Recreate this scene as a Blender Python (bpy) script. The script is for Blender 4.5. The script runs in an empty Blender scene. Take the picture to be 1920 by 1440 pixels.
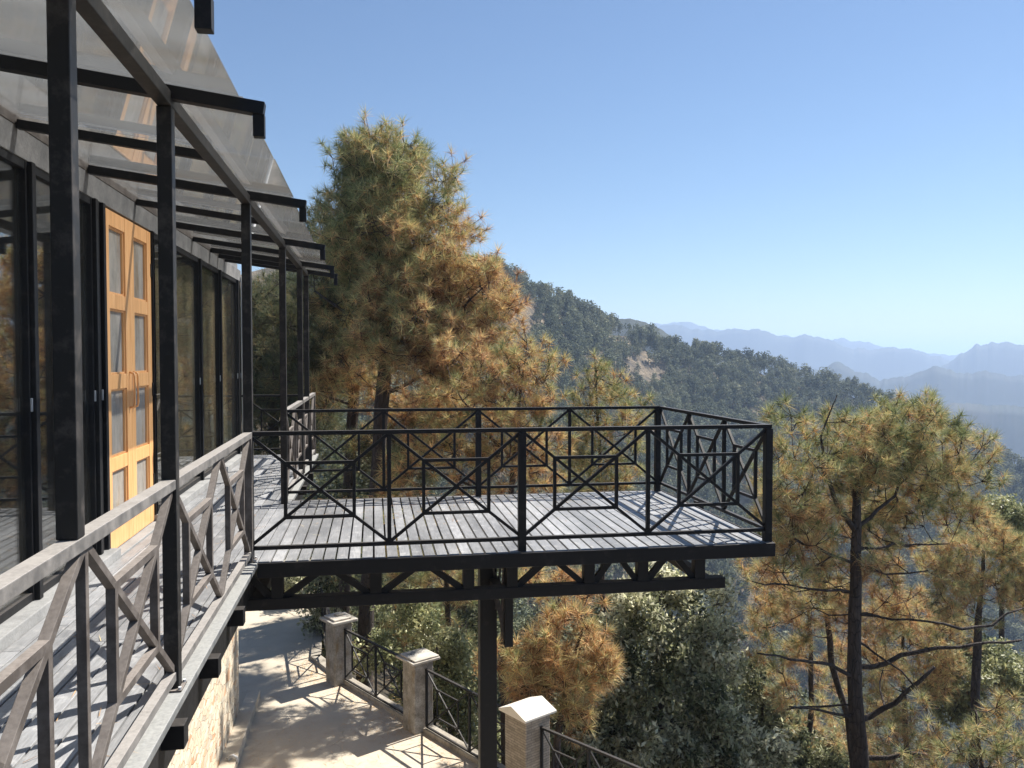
import bpy, math, random
import numpy as np
from mathutils import Vector, Matrix
random.seed(7); RNG = np.random.default_rng(11)
scene = bpy.context.scene
col = scene.collection
R = math.radians

# ------------------------------------------------------------------ camera
F = 1553.0; H = 1.55
PITCH = math.atan(51/F); YAW = math.atan(261/(F/math.cos(PITCH)))
fw = np.array([math.sin(YAW)*math.cos(PITCH), math.cos(YAW)*math.cos(PITCH), -math.sin(PITCH)])
rt = np.array([math.cos(YAW), -math.sin(YAW), 0.0]); up = np.cross(rt, fw)
def ray(u, v): return fw + rt*(u-960)/F - up*(v-720)/F
def on_y(u, v, y):
    d = ray(u, v); return np.array([0, 0, H]) + d*(y/d[1])
def on_z(u, v, z):
    d = ray(u, v); return np.array([0, 0, H]) + d*((z-H)/d[2])
def on_x(u, v, x):
    d = ray(u, v); return np.array([0, 0, H]) + d*(x/d[0])
def y_of(u, x): return float(on_x(u, 670, x)[1])

cam = bpy.data.cameras.new('camera'); camo = bpy.data.objects.new('camera', cam); col.objects.link(camo)
camo.location = (0, 0, H); camo.rotation_euler = (math.pi/2-PITCH, 0, -YAW)
cam.sensor_width = 36; cam.lens = F/1920*36; cam.clip_end = 60000; cam.clip_start = .05
scene.camera = camo
scene.view_settings.view_transform = 'Standard'; scene.view_settings.look = 'None'
scene.view_settings.gamma = 1; scene.view_settings.exposure = 1.05

# ------------------------------------------------------------------ light
SUN = Vector((.72, .39, 1.0)).normalized()
EL = math.asin(SUN.z); AZ = math.atan2(SUN.x, SUN.y)
sl = bpy.data.lights.new('sun', 'SUN'); sl.energy = 5.0; sl.angle = R(.53); sl.color = (1, .95, .87)
so = bpy.data.objects.new('sun', sl); col.objects.link(so); so.location = (20, 10, 40)
so.rotation_euler = SUN.to_track_quat('Z', 'Y').to_euler()
w = bpy.data.worlds.new('World'); scene.world = w; w.use_nodes = True
nt = w.node_tree; bg = nt.nodes['Background']; bg.inputs[1].default_value = .056
sky = nt.nodes.new('ShaderNodeTexSky'); sky.sky_type = 'NISHITA'; sky.sun_disc = False
sky.sun_elevation = EL; sky.sun_rotation = AZ; sky.altitude = 1800; sky.air_density = 1.3; sky.dust_density = .5; sky.ozone_density = 5.0
nt.links.new(sky.outputs[0], bg.inputs[0])

# ------------------------------------------------------------------ materials
def nodes_of(name):
    m = bpy.data.materials.new(name); m.use_nodes = True
    t = m.node_tree; return m, t, t.nodes['Principled BSDF'], t.nodes['Material Output']
def N(t, typ, **k):
    n = t.nodes.new(typ)
    for a, b in k.items():
        if a.startswith('i_'): n.inputs[a[2:].replace('_', ' ')].default_value = b
        else: setattr(n, a, b)
    return n
def ramp(t, src, stops, interp='LINEAR'):
    r = t.nodes.new('ShaderNodeValToRGB'); cr = r.color_ramp; cr.interpolation = interp
    while len(cr.elements) < len(stops): cr.elements.new(.5)
    for e, (p, c) in zip(cr.elements, stops):
        e.position = p; e.color = (c[0], c[1], c[2], 1) if hasattr(c, '__len__') else (c, c, c, 1)
    if src is not None: t.links.new(src, r.inputs[0])
    return r
def mixc(t, fac, a, b, mode='MIX'):
    m = t.nodes.new('ShaderNodeMix'); m.data_type = 'RGBA'; m.blend_type = mode
    for i, s in ((0, fac), (6, a), (7, b)):
        if isinstance(s, bpy.types.NodeSocket): t.links.new(s, m.inputs[i])
        elif i == 0: m.inputs[0].default_value = s
        else: m.inputs[i].default_value = (*s, 1)
    return m.outputs[2]
def coord(t, scale=(1, 1, 1), kind='geo'):
    g = t.nodes.new('ShaderNodeNewGeometry') if kind == 'geo' else t.nodes.new('ShaderNodeTexCoord')
    m = t.nodes.new('ShaderNodeMapping'); m.inputs['Scale'].default_value = scale
    t.links.new(g.outputs['Position' if kind == 'geo' else 'Object'], m.inputs[0]); return m.outputs[0]
def noise(t, vec, scale, detail=5, rough=.6):
    n = N(t, 'ShaderNodeTexNoise'); n.inputs['Scale'].default_value = scale; n.inputs['Detail'].default_value = detail
    n.inputs['Roughness'].default_value = rough
    if vec is not None: t.links.new(vec, n.inputs[0])
    return n.outputs[0]
def bump(t, h, p, strength=.3, dist=.01):
    b = N(t, 'ShaderNodeBump'); b.inputs['Strength'].default_value = strength; b.inputs['Distance'].default_value = dist
    t.links.new(h, b.inputs['Height']); t.links.new(b.outputs[0], p.inputs['Normal'])

def mat_steel(name, base, dust, rough=.42, amt=(.5, .75), dustup=True):
    m, t, p, o = nodes_of(name)
    c = coord(t); n1 = noise(t, c, 9, 8, .7); n2 = noise(t, c, 60, 4)
    r1 = ramp(t, n1, [(amt[0], 0), (amt[1], 1)])
    base_c = mixc(t, r1.outputs[0], base, dust)
    if dustup:                                                     # dust really settles on upward faces
        g = N(t, 'ShaderNodeNewGeometry'); s = N(t, 'ShaderNodeSeparateXYZ'); t.links.new(g.outputs['Normal'], s.inputs[0])
        r2 = ramp(t, s.outputs[2], [(.55, 0), (.95, 1)]); r3 = ramp(t, n2, [(.3, .45), (.7, .95)])
        mm = N(t, 'ShaderNodeMath', operation='MULTIPLY'); t.links.new(r2.outputs[0], mm.inputs[0]); t.links.new(r3.outputs[0], mm.inputs[1])
        base_c = mixc(t, mm.outputs[0], base_c, tuple(min(1, d*1.7) for d in dust))
    t.links.new(base_c, p.inputs['Base Color'])
    rr = ramp(t, n1, [(.3, rough-.08), (.8, rough+.2)]); t.links.new(rr.outputs[0], p.inputs['Roughness'])
    p.inputs['Specular IOR Level'].default_value = .2; bump(t, n2, p, .12, .003); return m
M = {}
M['steel'] = mat_steel('black painted steel', (.012, .012, .013), (.042, .038, .035), .5, (.55, .8))
M['steel_post'] = mat_steel('rain streaked black steel post', (.020, .019, .018), (.085, .074, .066), .5, (.5, .75))
M['steel_brown'] = mat_steel('weathered brown black steel', (.075, .064, .057), (.17, .15, .135), .5, (.42, .72))
M['steel_rail'] = mat_steel('scuffed grey steel handrail', (.11, .105, .10), (.22, .205, .19), .45, (.4, .65))
M['steel_grey'] = mat_steel('grey weathered steel ledge', (.10, .105, .11), (.22, .22, .21), .5, (.35, .7))
M['chrome'] = mat_steel('dull galvanised metal', (.35, .36, .37), (.5, .5, .5), .3)

def mat_deck():
    m, t, p, o = nodes_of('grey painted deck boards')
    at = N(t, 'ShaderNodeAttribute', attribute_name='tint')
    c = coord(t, (1, .25, 1)); c2 = coord(t, (14, 1.1, 1))
    n1 = noise(t, c, 2.2, 8, .65); n2 = noise(t, c2, 6, 6, .7); n3 = noise(t, coord(t), 11, 6, .7)
    a = ramp(t, n1, [(.3, (.15, .153, .16)), (.5, (.27, .273, .28)), (.70, (.43, .43, .435))])
    b = ramp(t, n2, [(.35, .72), (.65, 1.08)])
    x = mixc(t, 1.0, a.outputs[0], b.outputs[0], 'MULTIPLY')
    d = ramp(t, n3, [(.55, 0), (.8, 1)]); x = mixc(t, d.outputs[0], x, (.48, .47, .455))
    tr = ramp(t, at.outputs['Fac'], [(0, .78), (1, 1.12)]); x = mixc(t, 1.0, x, tr.outputs[0], 'MULTIPLY')
    t.links.new(x, p.inputs['Base Color']); rr = ramp(t, n3, [(.3, .36), (.7, .6)]); t.links.new(rr.outputs[0], p.inputs['Roughness'])
    bump(t, n2, p, .25, .004); return m
M['deck'] = mat_deck()

def mat_wood():
    m, t, p, o = nodes_of('varnished pine door')
    c = coord(t, (6, 6, .5)); n1 = noise(t, c, 5, 8, .65); n2 = noise(t, c, 30, 4)
    a = ramp(t, n1, [(.3, (.62, .30, .11)), (.55, (.78, .415, .17)), (.75, (.85, .49, .225))])
    x = mixc(t, .25, a.outputs[0], (.42, .17, .04)); t.links.new(a.outputs[0], p.inputs['Base Color'])
    p.inputs['Roughness'].default_value = .38; bump(t, n2, p, .15, .002); return m
M['wood'] = mat_wood()

def mat_concrete(name, lo, mid, hi, scale=1.5, rough=.85, fine=.35, stain=None):
    m, t, p, o = nodes_of(name); c = coord(t)
    n1 = noise(t, c, scale, 9, .65); n2 = noise(t, c, 45, 5, .7)
    a = ramp(t, n1, [(.3, lo), (.5, mid), (.7, hi)]); b = ramp(t, n2, [(.3, 1-fine), (.7, 1.0)])
    x = mixc(t, 1.0, a.outputs[0], b.outputs[0], 'MULTIPLY')
    if stain:
        n3 = noise(t, coord(t, (1, 1, .35)), 4, 8, .75); s = ramp(t, n3, [(.5, 0), (.64, 1)]); x = mixc(t, s.outputs[0], x, stain)
    t.links.new(x, p.inputs['Base Color']); p.inputs['Roughness'].default_value = rough; bump(t, n2, p, .35, .006); return m
M['terrace'] = mat_concrete('sunlit cream concrete screed', (.46, .40, .31), (.53, .46, .36), (.58, .51, .40), .9, .9, .12, (.46, .39, .30))
M['kerb'] = mat_concrete('rough grey kerb', (.28, .25, .21), (.38, .34, .28), (.46, .42, .35), 3, .9, .3, (.16, .14, .11))
M['pillar'] = mat_concrete('lichen specked plaster pillar', (.20, .18, .15), (.36, .33, .29), (.50, .47, .42), 7, .9, .5, (.22, .16, .09))
M['cap'] = mat_concrete('weathered cream coping stone', (.42, .38, .32), (.55, .50, .43), (.62, .58, .50), 5, .9, .25, (.13, .12, .10))
M['cap_clean'] = mat_concrete('smooth cream coping stone', (.60, .55, .47), (.66, .61, .53), (.70, .65, .57), 3, .8, .08)
M['sill'] = mat_concrete('grey cement sill', (.20, .20, .20), (.28, .28, .275), (.36, .355, .35), 3, .85, .25)
M['header'] = mat_concrete('weathered grey fascia board', (.10, .10, .10), (.17, .165, .16), (.25, .24, .23), 4, .7, .3)
M['plaster'] = mat_concrete('brown interior plaster', (.10, .08, .06), (.14, .11, .08), (.18, .14, .10), 2, .9, .15)
M['white'] = mat_concrete('white painted pipe', (.65, .65, .63), (.75, .75, .73), (.8, .8, .78), 4, .5, .1)
M['roof'] = mat_concrete('grey metal roof sheet', (.15, .15, .15), (.2, .2, .2), (.25, .25, .25), 2, .5, .1)

def add_cracks(m, scale=.55, colr=(.24, .20, .15)):
    t = m.node_tree; p = t.nodes['Principled BSDF']; src = p.inputs['Base Color'].links[0].from_socket
    c = coord(t); nn = N(t, 'ShaderNodeTexNoise'); nn.inputs['Scale'].default_value = 1.4; nn.inputs['Detail'].default_value = 6; t.links.new(c, nn.inputs[0])
    sc = N(t, 'ShaderNodeVectorMath', operation='SCALE'); sc.inputs['Scale'].default_value = .8; t.links.new(nn.outputs[1], sc.inputs[0])
    ad = N(t, 'ShaderNodeVectorMath', operation='ADD'); t.links.new(c, ad.inputs[0]); t.links.new(sc.outputs[0], ad.inputs[1])
    v = N(t, 'ShaderNodeTexVoronoi', feature='DISTANCE_TO_EDGE'); v.inputs['Scale'].default_value = scale; t.links.new(ad.outputs[0], v.inputs[0])
    e = ramp(t, v.outputs[0], [(0, 1), (.006, 0)]); g = noise(t, coord(t), 1.1, 3); gr = ramp(t, g, [(.48, 0), (.6, .8)])
    mm = N(t, 'ShaderNodeMath', operation='MULTIPLY'); t.links.new(e.outputs[0], mm.inputs[0]); t.links.new(gr.outputs[0], mm.inputs[1])
    t.links.new(mixc(t, mm.outputs[0], src, colr), p.inputs['Base Color'])
add_cracks(M['terrace'])
def mat_brickwork():
    m, t, p, o = nodes_of('pillar faced with narrow bricks')
    g = N(t, 'ShaderNodeTexCoord'); s = N(t, 'ShaderNodeSeparateXYZ'); t.links.new(g.outputs['Object'], s.inputs[0])
    ad = N(t, 'ShaderNodeMath', operation='ADD'); t.links.new(s.outputs[0], ad.inputs[0]); t.links.new(s.outputs[1], ad.inputs[1])
    cb = N(t, 'ShaderNodeCombineXYZ'); t.links.new(ad.outputs[0], cb.inputs[0]); t.links.new(s.outputs[2], cb.inputs[1])
    b = N(t, 'ShaderNodeTexBrick'); t.links.new(cb.outputs[0], b.inputs[0])
    b.inputs['Color1'].default_value = (.36, .31, .25, 1); b.inputs['Color2'].default_value = (.27, .23, .18, 1); b.inputs['Mortar'].default_value = (.19, .16, .13, 1)
    b.inputs['Scale'].default_value = 1; b.inputs['Brick Width'].default_value = .13; b.inputs['Row Height'].default_value = .035; b.inputs['Mortar Size'].default_value = .004
    n = noise(t, coord(t), 9, 7, .7); r = ramp(t, n, [(.3, .65), (.7, 1.15)])
    x = mixc(t, 1.0, b.outputs[0], r.outputs[0], 'MULTIPLY'); t.links.new(x, p.inputs['Base Color']); p.inputs['Roughness'].default_value = .9
    bump(t, b.outputs[1], p, -.4, .006); return m
M['pillar_brick'] = mat_brickwork()

def mat_stone():
    m, t, p, o = nodes_of('rubble stone wall')
    c = coord(t, (1, 1, 2.0)); w_ = noise(t, c, 3, 3); 
    v = N(t, 'ShaderNodeTexVoronoi', feature='F1'); v.inputs['Scale'].default_value = 5.5
    v2 = N(t, 'ShaderNodeTexVoronoi', feature='DISTANCE_TO_EDGE'); v2.inputs['Scale'].default_value = 5.5
    ad = N(t, 'ShaderNodeVectorMath', operation='ADD'); sc = N(t, 'ShaderNodeVectorMath', operation='SCALE'); sc.inputs['Scale'].default_value = .35
    nn = N(t, 'ShaderNodeTexNoise'); nn.inputs['Scale'].default_value = 2.5; t.links.new(c, nn.inputs[0]); t.links.new(nn.outputs[1], sc.inputs[0])
    t.links.new(c, ad.inputs[0]); t.links.new(sc.outputs[0], ad.inputs[1])
    t.links.new(ad.outputs[0], v.inputs[0]); t.links.new(ad.outputs[0], v2.inputs[0])
    sx = N(t, 'ShaderNodeSeparateXYZ'); t.links.new(v.outputs['Color'], sx.inputs[0])
    a = ramp(t, sx.outputs[0], [(0, (.60, .50, .36)), (.35, (.70, .62, .48)), (.6, (.46, .41, .33)), (.82, (.66, .54, .38)), (.9, (.52, .27, .14)), (1, (.72, .65, .52))])
    e = ramp(t, v2.outputs[0], [(.0, 0), (.035, 1)]); x = mixc(t, e.outputs[0], (.42, .27, .16), a.outputs[0])
    n = noise(t, coord(t), 14, 7, .7); r = ramp(t, n, [(.3, .7), (.7, 1.1)]); x = mixc(t, 1.0, x, r.outputs[0], 'MULTIPLY')
    t.links.new(x, p.inputs['Base Color']); p.inputs['Roughness'].default_value = .9
    bump(t, e.outputs[0], p, .7, .02); return m
M['stone'] = mat_stone()

def mat_glass(name, tint, dust, dust_amt, rough=.015, boost=1.0, var=False):
    m, t, p, o = nodes_of(name); t.nodes.remove(p)
    tr = N(t, 'ShaderNodeBsdfTransparent'); tr.inputs[0].default_value = (*tint, 1)
    gl = N(t, 'ShaderNodeBsdfGlossy'); gl.inputs['Roughness'].default_value = rough; gl.inputs[0].default_value = (.95, .96, .97, 1)
    fr = N(t, 'ShaderNodeFresnel'); fr.inputs[0].default_value = 1.6
    mu = N(t, 'ShaderNodeMath', operation='MULTIPLY', use_clamp=True); mu.inputs[1].default_value = boost; t.links.new(fr.outputs[0], mu.inputs[0])
    mx = N(t, 'ShaderNodeMixShader'); t.links.new(mu.outputs[0], mx.inputs[0]); t.links.new(tr.outputs[0], mx.inputs[1]); t.links.new(gl.outputs[0], mx.inputs[2])
    df = N(t, 'ShaderNodeBsdfDiffuse'); df.inputs[0].default_value = (*dust, 1); tl = N(t, 'ShaderNodeBsdfTranslucent'); tl.inputs[0].default_value = (*dust, 1)
    md = N(t, 'ShaderNodeMixShader'); md.inputs[0].default_value = .5; t.links.new(df.outputs[0], md.inputs[1]); t.links.new(tl.outputs[0], md.inputs[2])
    c = coord(t, (.7, 2.2, 1)); n = noise(t, c, 1.7, 9, .72)
    st = noise(t, coord(t, (.5, 3.5, 1)), 1.1, 8, .7); sr = ramp(t, st, [(.52, 0), (.66, .75)]); dc = mixc(t, sr.outputs[0], dust, (dust[0]*.85, dust[1]*.66, dust[2]*.45)); t.links.new(dc, df.inputs[0]); t.links.new(dc, tl.inputs[0])
    r = ramp(t, n, [(.32, dust_amt*.6), (.7, min(1, dust_amt*1.5))])
    m2 = N(t, 'ShaderNodeMixShader'); t.links.new(r.outputs[0], m2.inputs[0]); t.links.new(mx.outputs[0], m2.inputs[1]); t.links.new(md.outputs[0], m2.inputs[2])
    t.links.new(m2.outputs[0], o.inputs[0]); return m
M['glass'] = mat_glass('window glass', (.95, .96, .95), (.4, .4, .38), .018, .006, .72)
M['canopy_glass'] = mat_glass('dusty canopy glass', (.84, .86, .88), (.40, .40, .395), .20, .04, 1.7)
M['door_glass'] = mat_glass('dusty door glass', (.7, .7, .68), (.66, .61, .54), .66, .03, 1.0)

def mat_cloth(name, c1, c2):
    m, t, p, o = nodes_of(name); n = noise(t, coord(t, (1, 4, .22)), 4, 7, .65); a = ramp(t, n, [(.3, c1), (.7, c2)])  # upright noise streaks paint fold highlights and shade into the cloth colour
    t.links.new(a.outputs[0], p.inputs['Base Color']); p.inputs['Roughness'].default_value = .85; return m
M['curtain'] = mat_cloth('gold curtain cloth', (.50, .32, .14), (.95, .78, .48))
M['curtain_orange'] = mat_cloth('orange curtain cloth', (.62, .30, .08), (.72, .42, .15))

def mat_bark():
    m, t, p, o = nodes_of('dark fissured pine bark')
    c = coord(t, (1, 1, .3)); v = N(t, 'ShaderNodeTexVoronoi', feature='DISTANCE_TO_EDGE'); v.inputs['Scale'].default_value = 16; t.links.new(c, v.inputs[0])
    n = noise(t, c, 9, 7, .7); a = ramp(t, n, [(.3, (.035, .026, .021)), (.55, (.075, .056, .045)), (.8, (.15, .12, .10))])
    e = ramp(t, v.outputs[0], [(0, .35), (.08, 1)]); x = mixc(t, 1.0, a.outputs[0], e.outputs[0], 'MULTIPLY')
    t.links.new(x, p.inputs['Base Color']); p.inputs['Roughness'].default_value = .9; bump(t, e.outputs[0], p, .8, .03); return m
M['bark'] = mat_bark()

def mat_leafy(name, stops, translucent=.4, rough=.6, spec=.3, rnd=.35, patch=1.1):
    """stops: colour ramp over the needle's age (green = new growth, orange = last year's)"""
    m, t, p, o = nodes_of(name)
    at = N(t, 'ShaderNodeAttribute', attribute_name='age_tone'); g = N(t, 'ShaderNodeNewGeometry')
    n = noise(t, coord(t), patch, 3, .5)
    ad = N(t, 'ShaderNodeMath', operation='MULTIPLY_ADD'); t.links.new(n, ad.inputs[0]); ad.inputs[1].default_value = .9; ad.inputs[2].default_value = -.45
    sm = N(t, 'ShaderNodeMath', operation='ADD', use_clamp=True); t.links.new(ad.outputs[0], sm.inputs[0]); t.links.new(at.outputs['Fac'], sm.inputs[1])
    a = ramp(t, sm.outputs[0], stops)
    b = ramp(t, g.outputs['Random Per Island'], [(0, 1-rnd), (1, 1+rnd)])
    x = mixc(t, 1.0, a.outputs[0], b.outputs[0], 'MULTIPLY')
    t.links.new(x, p.inputs['Base Color']); p.inputs['Roughness'].default_value = rough; p.inputs['Specular IOR Level'].default_value = spec
    tl = N(t, 'ShaderNodeBsdfTranslucent'); t.links.new(x, tl.inputs[0])
    mx = N(t, 'ShaderNodeMixShader'); mx.inputs[0].default_value = translucent
    t.links.new(p.outputs[0], mx.inputs[1]); t.links.new(tl.outputs[0], mx.inputs[2]); t.links.new(mx.outputs[0], o.inputs[0]); return m
GR, YG, YE, OR, BR = (.20, .235, .105), (.40, .41, .19), (.64, .55, .26), (.74, .47, .22), (.38, .205, .10)  # BR: old brown needles, darkened further to paint in shade inside the crown
M['needle'] = mat_leafy('pine needles green to orange', [(0, GR), (.28, YG), (.52, YE), (.75, OR), (1, BR)], .30, rnd=.5)
M['needle_dark'] = mat_leafy('deep green pine needles', [(0, (.075, .095, .055)), (.5, (.16, .17, .085)), (1, (.34, .25, .12))], .42)
M['leaf'] = mat_leafy('glossy oak leaves', [(0, (.08, .095, .045)), (.4, (.30, .31, .17)), (1, (.72, .69, .50))], .58, .42, .3, .6)  # pale and dark stops paint sunlit and shaded clumps into the leaf colour
M['leaf_pale'] = mat_leafy('pale shrub leaves', [(0, (.16, .18, .085)), (.5, (.34, .35, .17)), (1, (.55, .52, .28))], .35, .45, .5, .4)
M['far_leaf'] = mat_leafy('hillside foliage', [(0, (.07, .085, .055)), (.45, (.19, .205, .13)), (.8, (.30, .29, .18)), (1, (.36, .27, .16))], .2, .8, .05, .4, .05)

def mat_terrain():
    m, t, p, o = nodes_of('dry grass and rock hillside')
    n1 = noise(t, coord(t), .03, 10, .65); n2 = noise(t, coord(t, (1, 1, .35)), .22, 10, .72); n3 = noise(t, coord(t), 3, 6, .7)
    a = ramp(t, n2, [(.36, (.06, .05, .038)), (.47, (.15, .12, .08)), (.58, (.28, .215, .14)), (.72, (.38, .32, .24))])
    b = ramp(t, n1, [(.30, .35), (.5, 1)]); x = mixc(t, b.outputs[0], (.13, .115, .065), a.outputs[0])
    r = ramp(t, n3, [(.3, .7), (.7, 1.1)]); x = mixc(t, 1.0, x, r.outputs[0], 'MULTIPLY')
    g = N(t, 'ShaderNodeNewGeometry'); ln = N(t, 'ShaderNodeVectorMath', operation='LENGTH'); t.links.new(g.outputs['Position'], ln.inputs[0])
    dv = N(t, 'ShaderNodeMath', operation='DIVIDE', use_clamp=True); t.links.new(ln.outputs['Value'], dv.inputs[0]); dv.inputs[1].default_value = 1000
    fr_ = ramp(t, dv.outputs[0], [(.55, 0), (.75, 1)]); x = mixc(t, fr_.outputs[0], x, (.025, .033, .024))      # the valley floor is wooded
    t.links.new(x, p.inputs['Base Color']); p.inputs['Roughness'].default_value = .95; bump(t, n2, p, 1, 3.0); return m
M['terrain'] = mat_terrain()
def mat_range():
    m, t, p, o = nodes_of('forested mountain side')
    n1 = noise(t, coord(t), .004, 10, .7); a = ramp(t, n1, [(.35, (.012, .018, .015)), (.55, (.025, .033, .024)), (.72, (.06, .055, .04))])
    t.links.new(a.outputs[0], p.inputs['Base Color']); p.inputs['Roughness'].default_value = .95; return m
M['range'] = mat_range()

# ------------------------------------------------------------------ mesh helpers
class MB:
    def __init__(s): s.v = []; s.f = []; s.t = []
    def box(s, x0, x1, y0, y1, z0, z1, tint=.5):
        b = len(s.v)
        s.v += [(x0,y0,z0),(x1,y0,z0),(x1,y1,z0),(x0,y1,z0),(x0,y0,z1),(x1,y0,z1),(x1,y1,z1),(x0,y1,z1)]
        for q in ((0,3,2,1),(4,5,6,7),(0,1,5,4),(1,2,6,5),(2,3,7,6),(3,0,4,7)): s.f.append(tuple(b+i for i in q)); s.t.append(tint)
        return s
    def bar(s, p, q, wd, dp, side=None, ext=0):
        """square bar p->q; wd across 'side' direction, dp the other way"""
        p = Vector([float(a) for a in p]); q = Vector([float(a) for a in q]); d = (q-p).normalized(); p = p-d*ext; q = q+d*ext
        a = Vector(side) if side is not None else (Vector((0,0,1)) if abs(d.z) < .9 else Vector((0,1,0)))
        a = (a-d*a.dot(d)).normalized(); c = d.cross(a)
        b = len(s.v)
        for e in (p, q):
            for i, j in ((-1,-1),(1,-1),(1,1),(-1,1)): s.v.append(tuple(e+a*(i*wd/2)+c*(j*dp/2)))
        for f in ((0,1,2,3),(7,6,5,4),(0,4,5,1),(1,5,6,2),(2,6,7,3),(3,7,4,0)): s.f.append(tuple(b+i for i in f)); s.t.append(.5)
        return s
    def tube(s, pts, rad, n=6):
        pts = [Vector([float(a) for a in p]) for p in pts]; b = len(s.v); k = len(pts)
        rad = rad if hasattr(rad, '__len__') else [rad]*k
        ref = Vector((.3, .9, .2)).normalized()
        for i, p in enumerate(pts):
            d = (pts[min(i+1, k-1)]-pts[max(i-1, 0)]).normalized()
            a = d.cross(ref); a = a.normalized() if a.length > 1e-3 else d.orthogonal().normalized(); c = d.cross(a)
            for j in range(n):
                t = 2*math.pi*j/n; s.v.append(tuple(p+(a*math.cos(t)+c*math.sin(t))*rad[i]))
        for i in range(k-1):
            for j in range(n): s.f.append((b+i*n+j, b+i*n+(j+1)%n, b+(i+1)*n+(j+1)%n, b+(i+1)*n+j)); s.t.append(.5)
        s.f.append(tuple(b+j for j in range(n))[::-1]); s.t.append(.5); s.f.append(tuple(b+(k-1)*n+j for j in range(n))); s.t.append(.5)
        return s
    def build(s, name, mat, parent=None, smooth=False, bevel=0, tint=False, wrap=True):
        me = bpy.data.meshes.new(name); me.from_pydata(s.v, [], s.f); me.update()
        if tint:
            a = me.attributes.new('tint', 'FLOAT', 'FACE'); a.data.foreach_set('value', s.t)
        me.materials.append(M[mat] if isinstance(mat, str) else mat)
        if smooth: me.polygons.foreach_set('use_smooth', [True]*len(me.polygons))
        o = bpy.data.objects.new(name, me); col.objects.link(o)
        if parent is not None:
            o.parent = parent; pl = parent_world(parent); o.location = (-pl[0], -pl[1], -pl[2])
        if bevel:
            b = o.modifiers.new('bevel', 'BEVEL'); b.width = bevel; b.segments = 2; b.limit_method = 'ANGLE'
        return o
def parent_world(p):
    v = Vector(p.location)
    while p.parent: p = p.parent; v += Vector(p.location)
    return v
def tag(o, label=None, cat=None, group=None, kind=None):
    if label: o['label'] = label
    if cat: o['category'] = cat
    if group: o['group'] = group
    if kind: o['kind'] = kind
    return o
def empty(name, loc, label=None, cat=None, group=None):
    o = bpy.data.objects.new(name, None); col.objects.link(o); o.location = tuple(float(a) for a in loc); o.empty_display_size = .2
    return tag(o, label, cat, group)
def np_mesh(name, verts, faces, mat, parent=None, age_tone=None, smooth=False):
    """verts (n,3), faces (m,k) numpy"""
    me = bpy.data.meshes.new(name); n, (m, k) = len(verts), faces.shape
    me.vertices.add(n); me.vertices.foreach_set('co', verts.astype(np.float32).ravel())
    me.loops.add(m*k); me.loops.foreach_set('vertex_index', faces.astype(np.int32).ravel())
    me.polygons.add(m); me.polygons.foreach_set('loop_start', np.arange(0, m*k, k, dtype=np.int32))
    me.update(calc_edges=True)
    if age_tone is not None:
        a = me.attributes.new('age_tone', 'FLOAT', 'FACE'); a.data.foreach_set('value', age_tone.astype(np.float32))
    if smooth: me.polygons.foreach_set('use_smooth', np.ones(m, dtype=bool))
    me.materials.append(M[mat]); o = bpy.data.objects.new(name, me); col.objects.link(o)
    if parent is not None:
        o.parent = parent; pl = parent_world(parent); o.location = (-pl[0], -pl[1], -pl[2])
    return o

# ------------------------------------------------------------------ railings
def lattice(mb, A, B, z0, z1, t=.026, z0b=None):
    """one bay between A and B: an X from corner to corner with a rectangle inside it"""
    A = Vector(A); B = Vector(B); d = (B-A).normalized(); side = d.cross(Vector((0,0,1)))
    P = lambda s, h: (A.x+(B.x-A.x)*s, A.y+(B.y-A.y)*s, z0+(z1-z0)*h)
    mb.bar(P(0, 0), P(1, 1), t, t*.93, side); mb.bar(P(0, 1), P(1, 0), t*.94, t*.90, side)
    a, b = .255, .745
    mb.bar(P(a, a), P(b, a), t*.97, t*.96, side); mb.bar(P(a, b), P(b, b), t*.97, t*.96, side)
    mb.bar(P(a, a), P(a, b), t*.99, t, side, t*.45); mb.bar(P(b, a), P(b, b), t*.99, t, side, t*.45)
RX = -.928; YF = 6.47; YB = 9.10; XR = 3.262
def railing(name, label, A, B, kinds, zb=.10, zt=.970, tw=.05, th=.032, group='black lattice railings of the deck', mat='steel', topmat=None, t=.026, base=0., fr=None):
    A = Vector((A[0], A[1], 0)); B = Vector((B[0], B[1], 0)); n = len(kinds)-1; d = (B-A).normalized(); side = d.cross(Vector((0,0,1)))
    root = empty(name, (A.x, A.y, base), label, 'railing', group)
    fr = fr or [i/n for i in range(n+1)]
    up_ = lambda p, z: (p.x, p.y, z)
    MB().bar(up_(A, zt), up_(B, zt), tw, th, side, tw/2-.002).build('top_rail', topmat or mat, root, bevel=.003)
    MB().bar(up_(A, zb), up_(B, zb), tw*.72, th*.9, side).build('bottom_rail', topmat or mat, root, bevel=.002)
    for i, k in enumerate(kinds):
        p = A.lerp(B, fr[i])
        if k == 'T': MB().bar(up_(p, base), up_(p, zt-th/2-.001), .062, .0615, side).build('post', mat, root, bevel=.003)
        if k == 't': MB().bar(up_(p, zb), up_(p, zt-th/2-.001), .032, .0315, side).build('post', mat, root, bevel=.002)
    for i in range(n):
        mb = MB(); lattice(mb, A.lerp(B, fr[i]), A.lerp(B, fr[i+1]), zb+.01, zt-.012, t); mb.build('lattice_panel', mat, root, bevel=.0015)
    return root
railing('walkway_railing', 'brown weathered lattice railing along the near walkway in front of the wooden door', (RX, .35), (RX, 6.43), ['T', 't', 't', 't', '-', 'T'],
        tw=.062, th=.045, mat='steel_brown', topmat='steel_rail', t=.034, fr=[0, .2056, .4095, .605, .806, 1], zb=.07, zt=.962)
railing('platform_railing', 'front railing of the cantilevered platform, four lattice bays nearest the viewer', (RX, YF), (XR, YF), ['-', 't', 'T', 't', 'T'])
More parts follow.
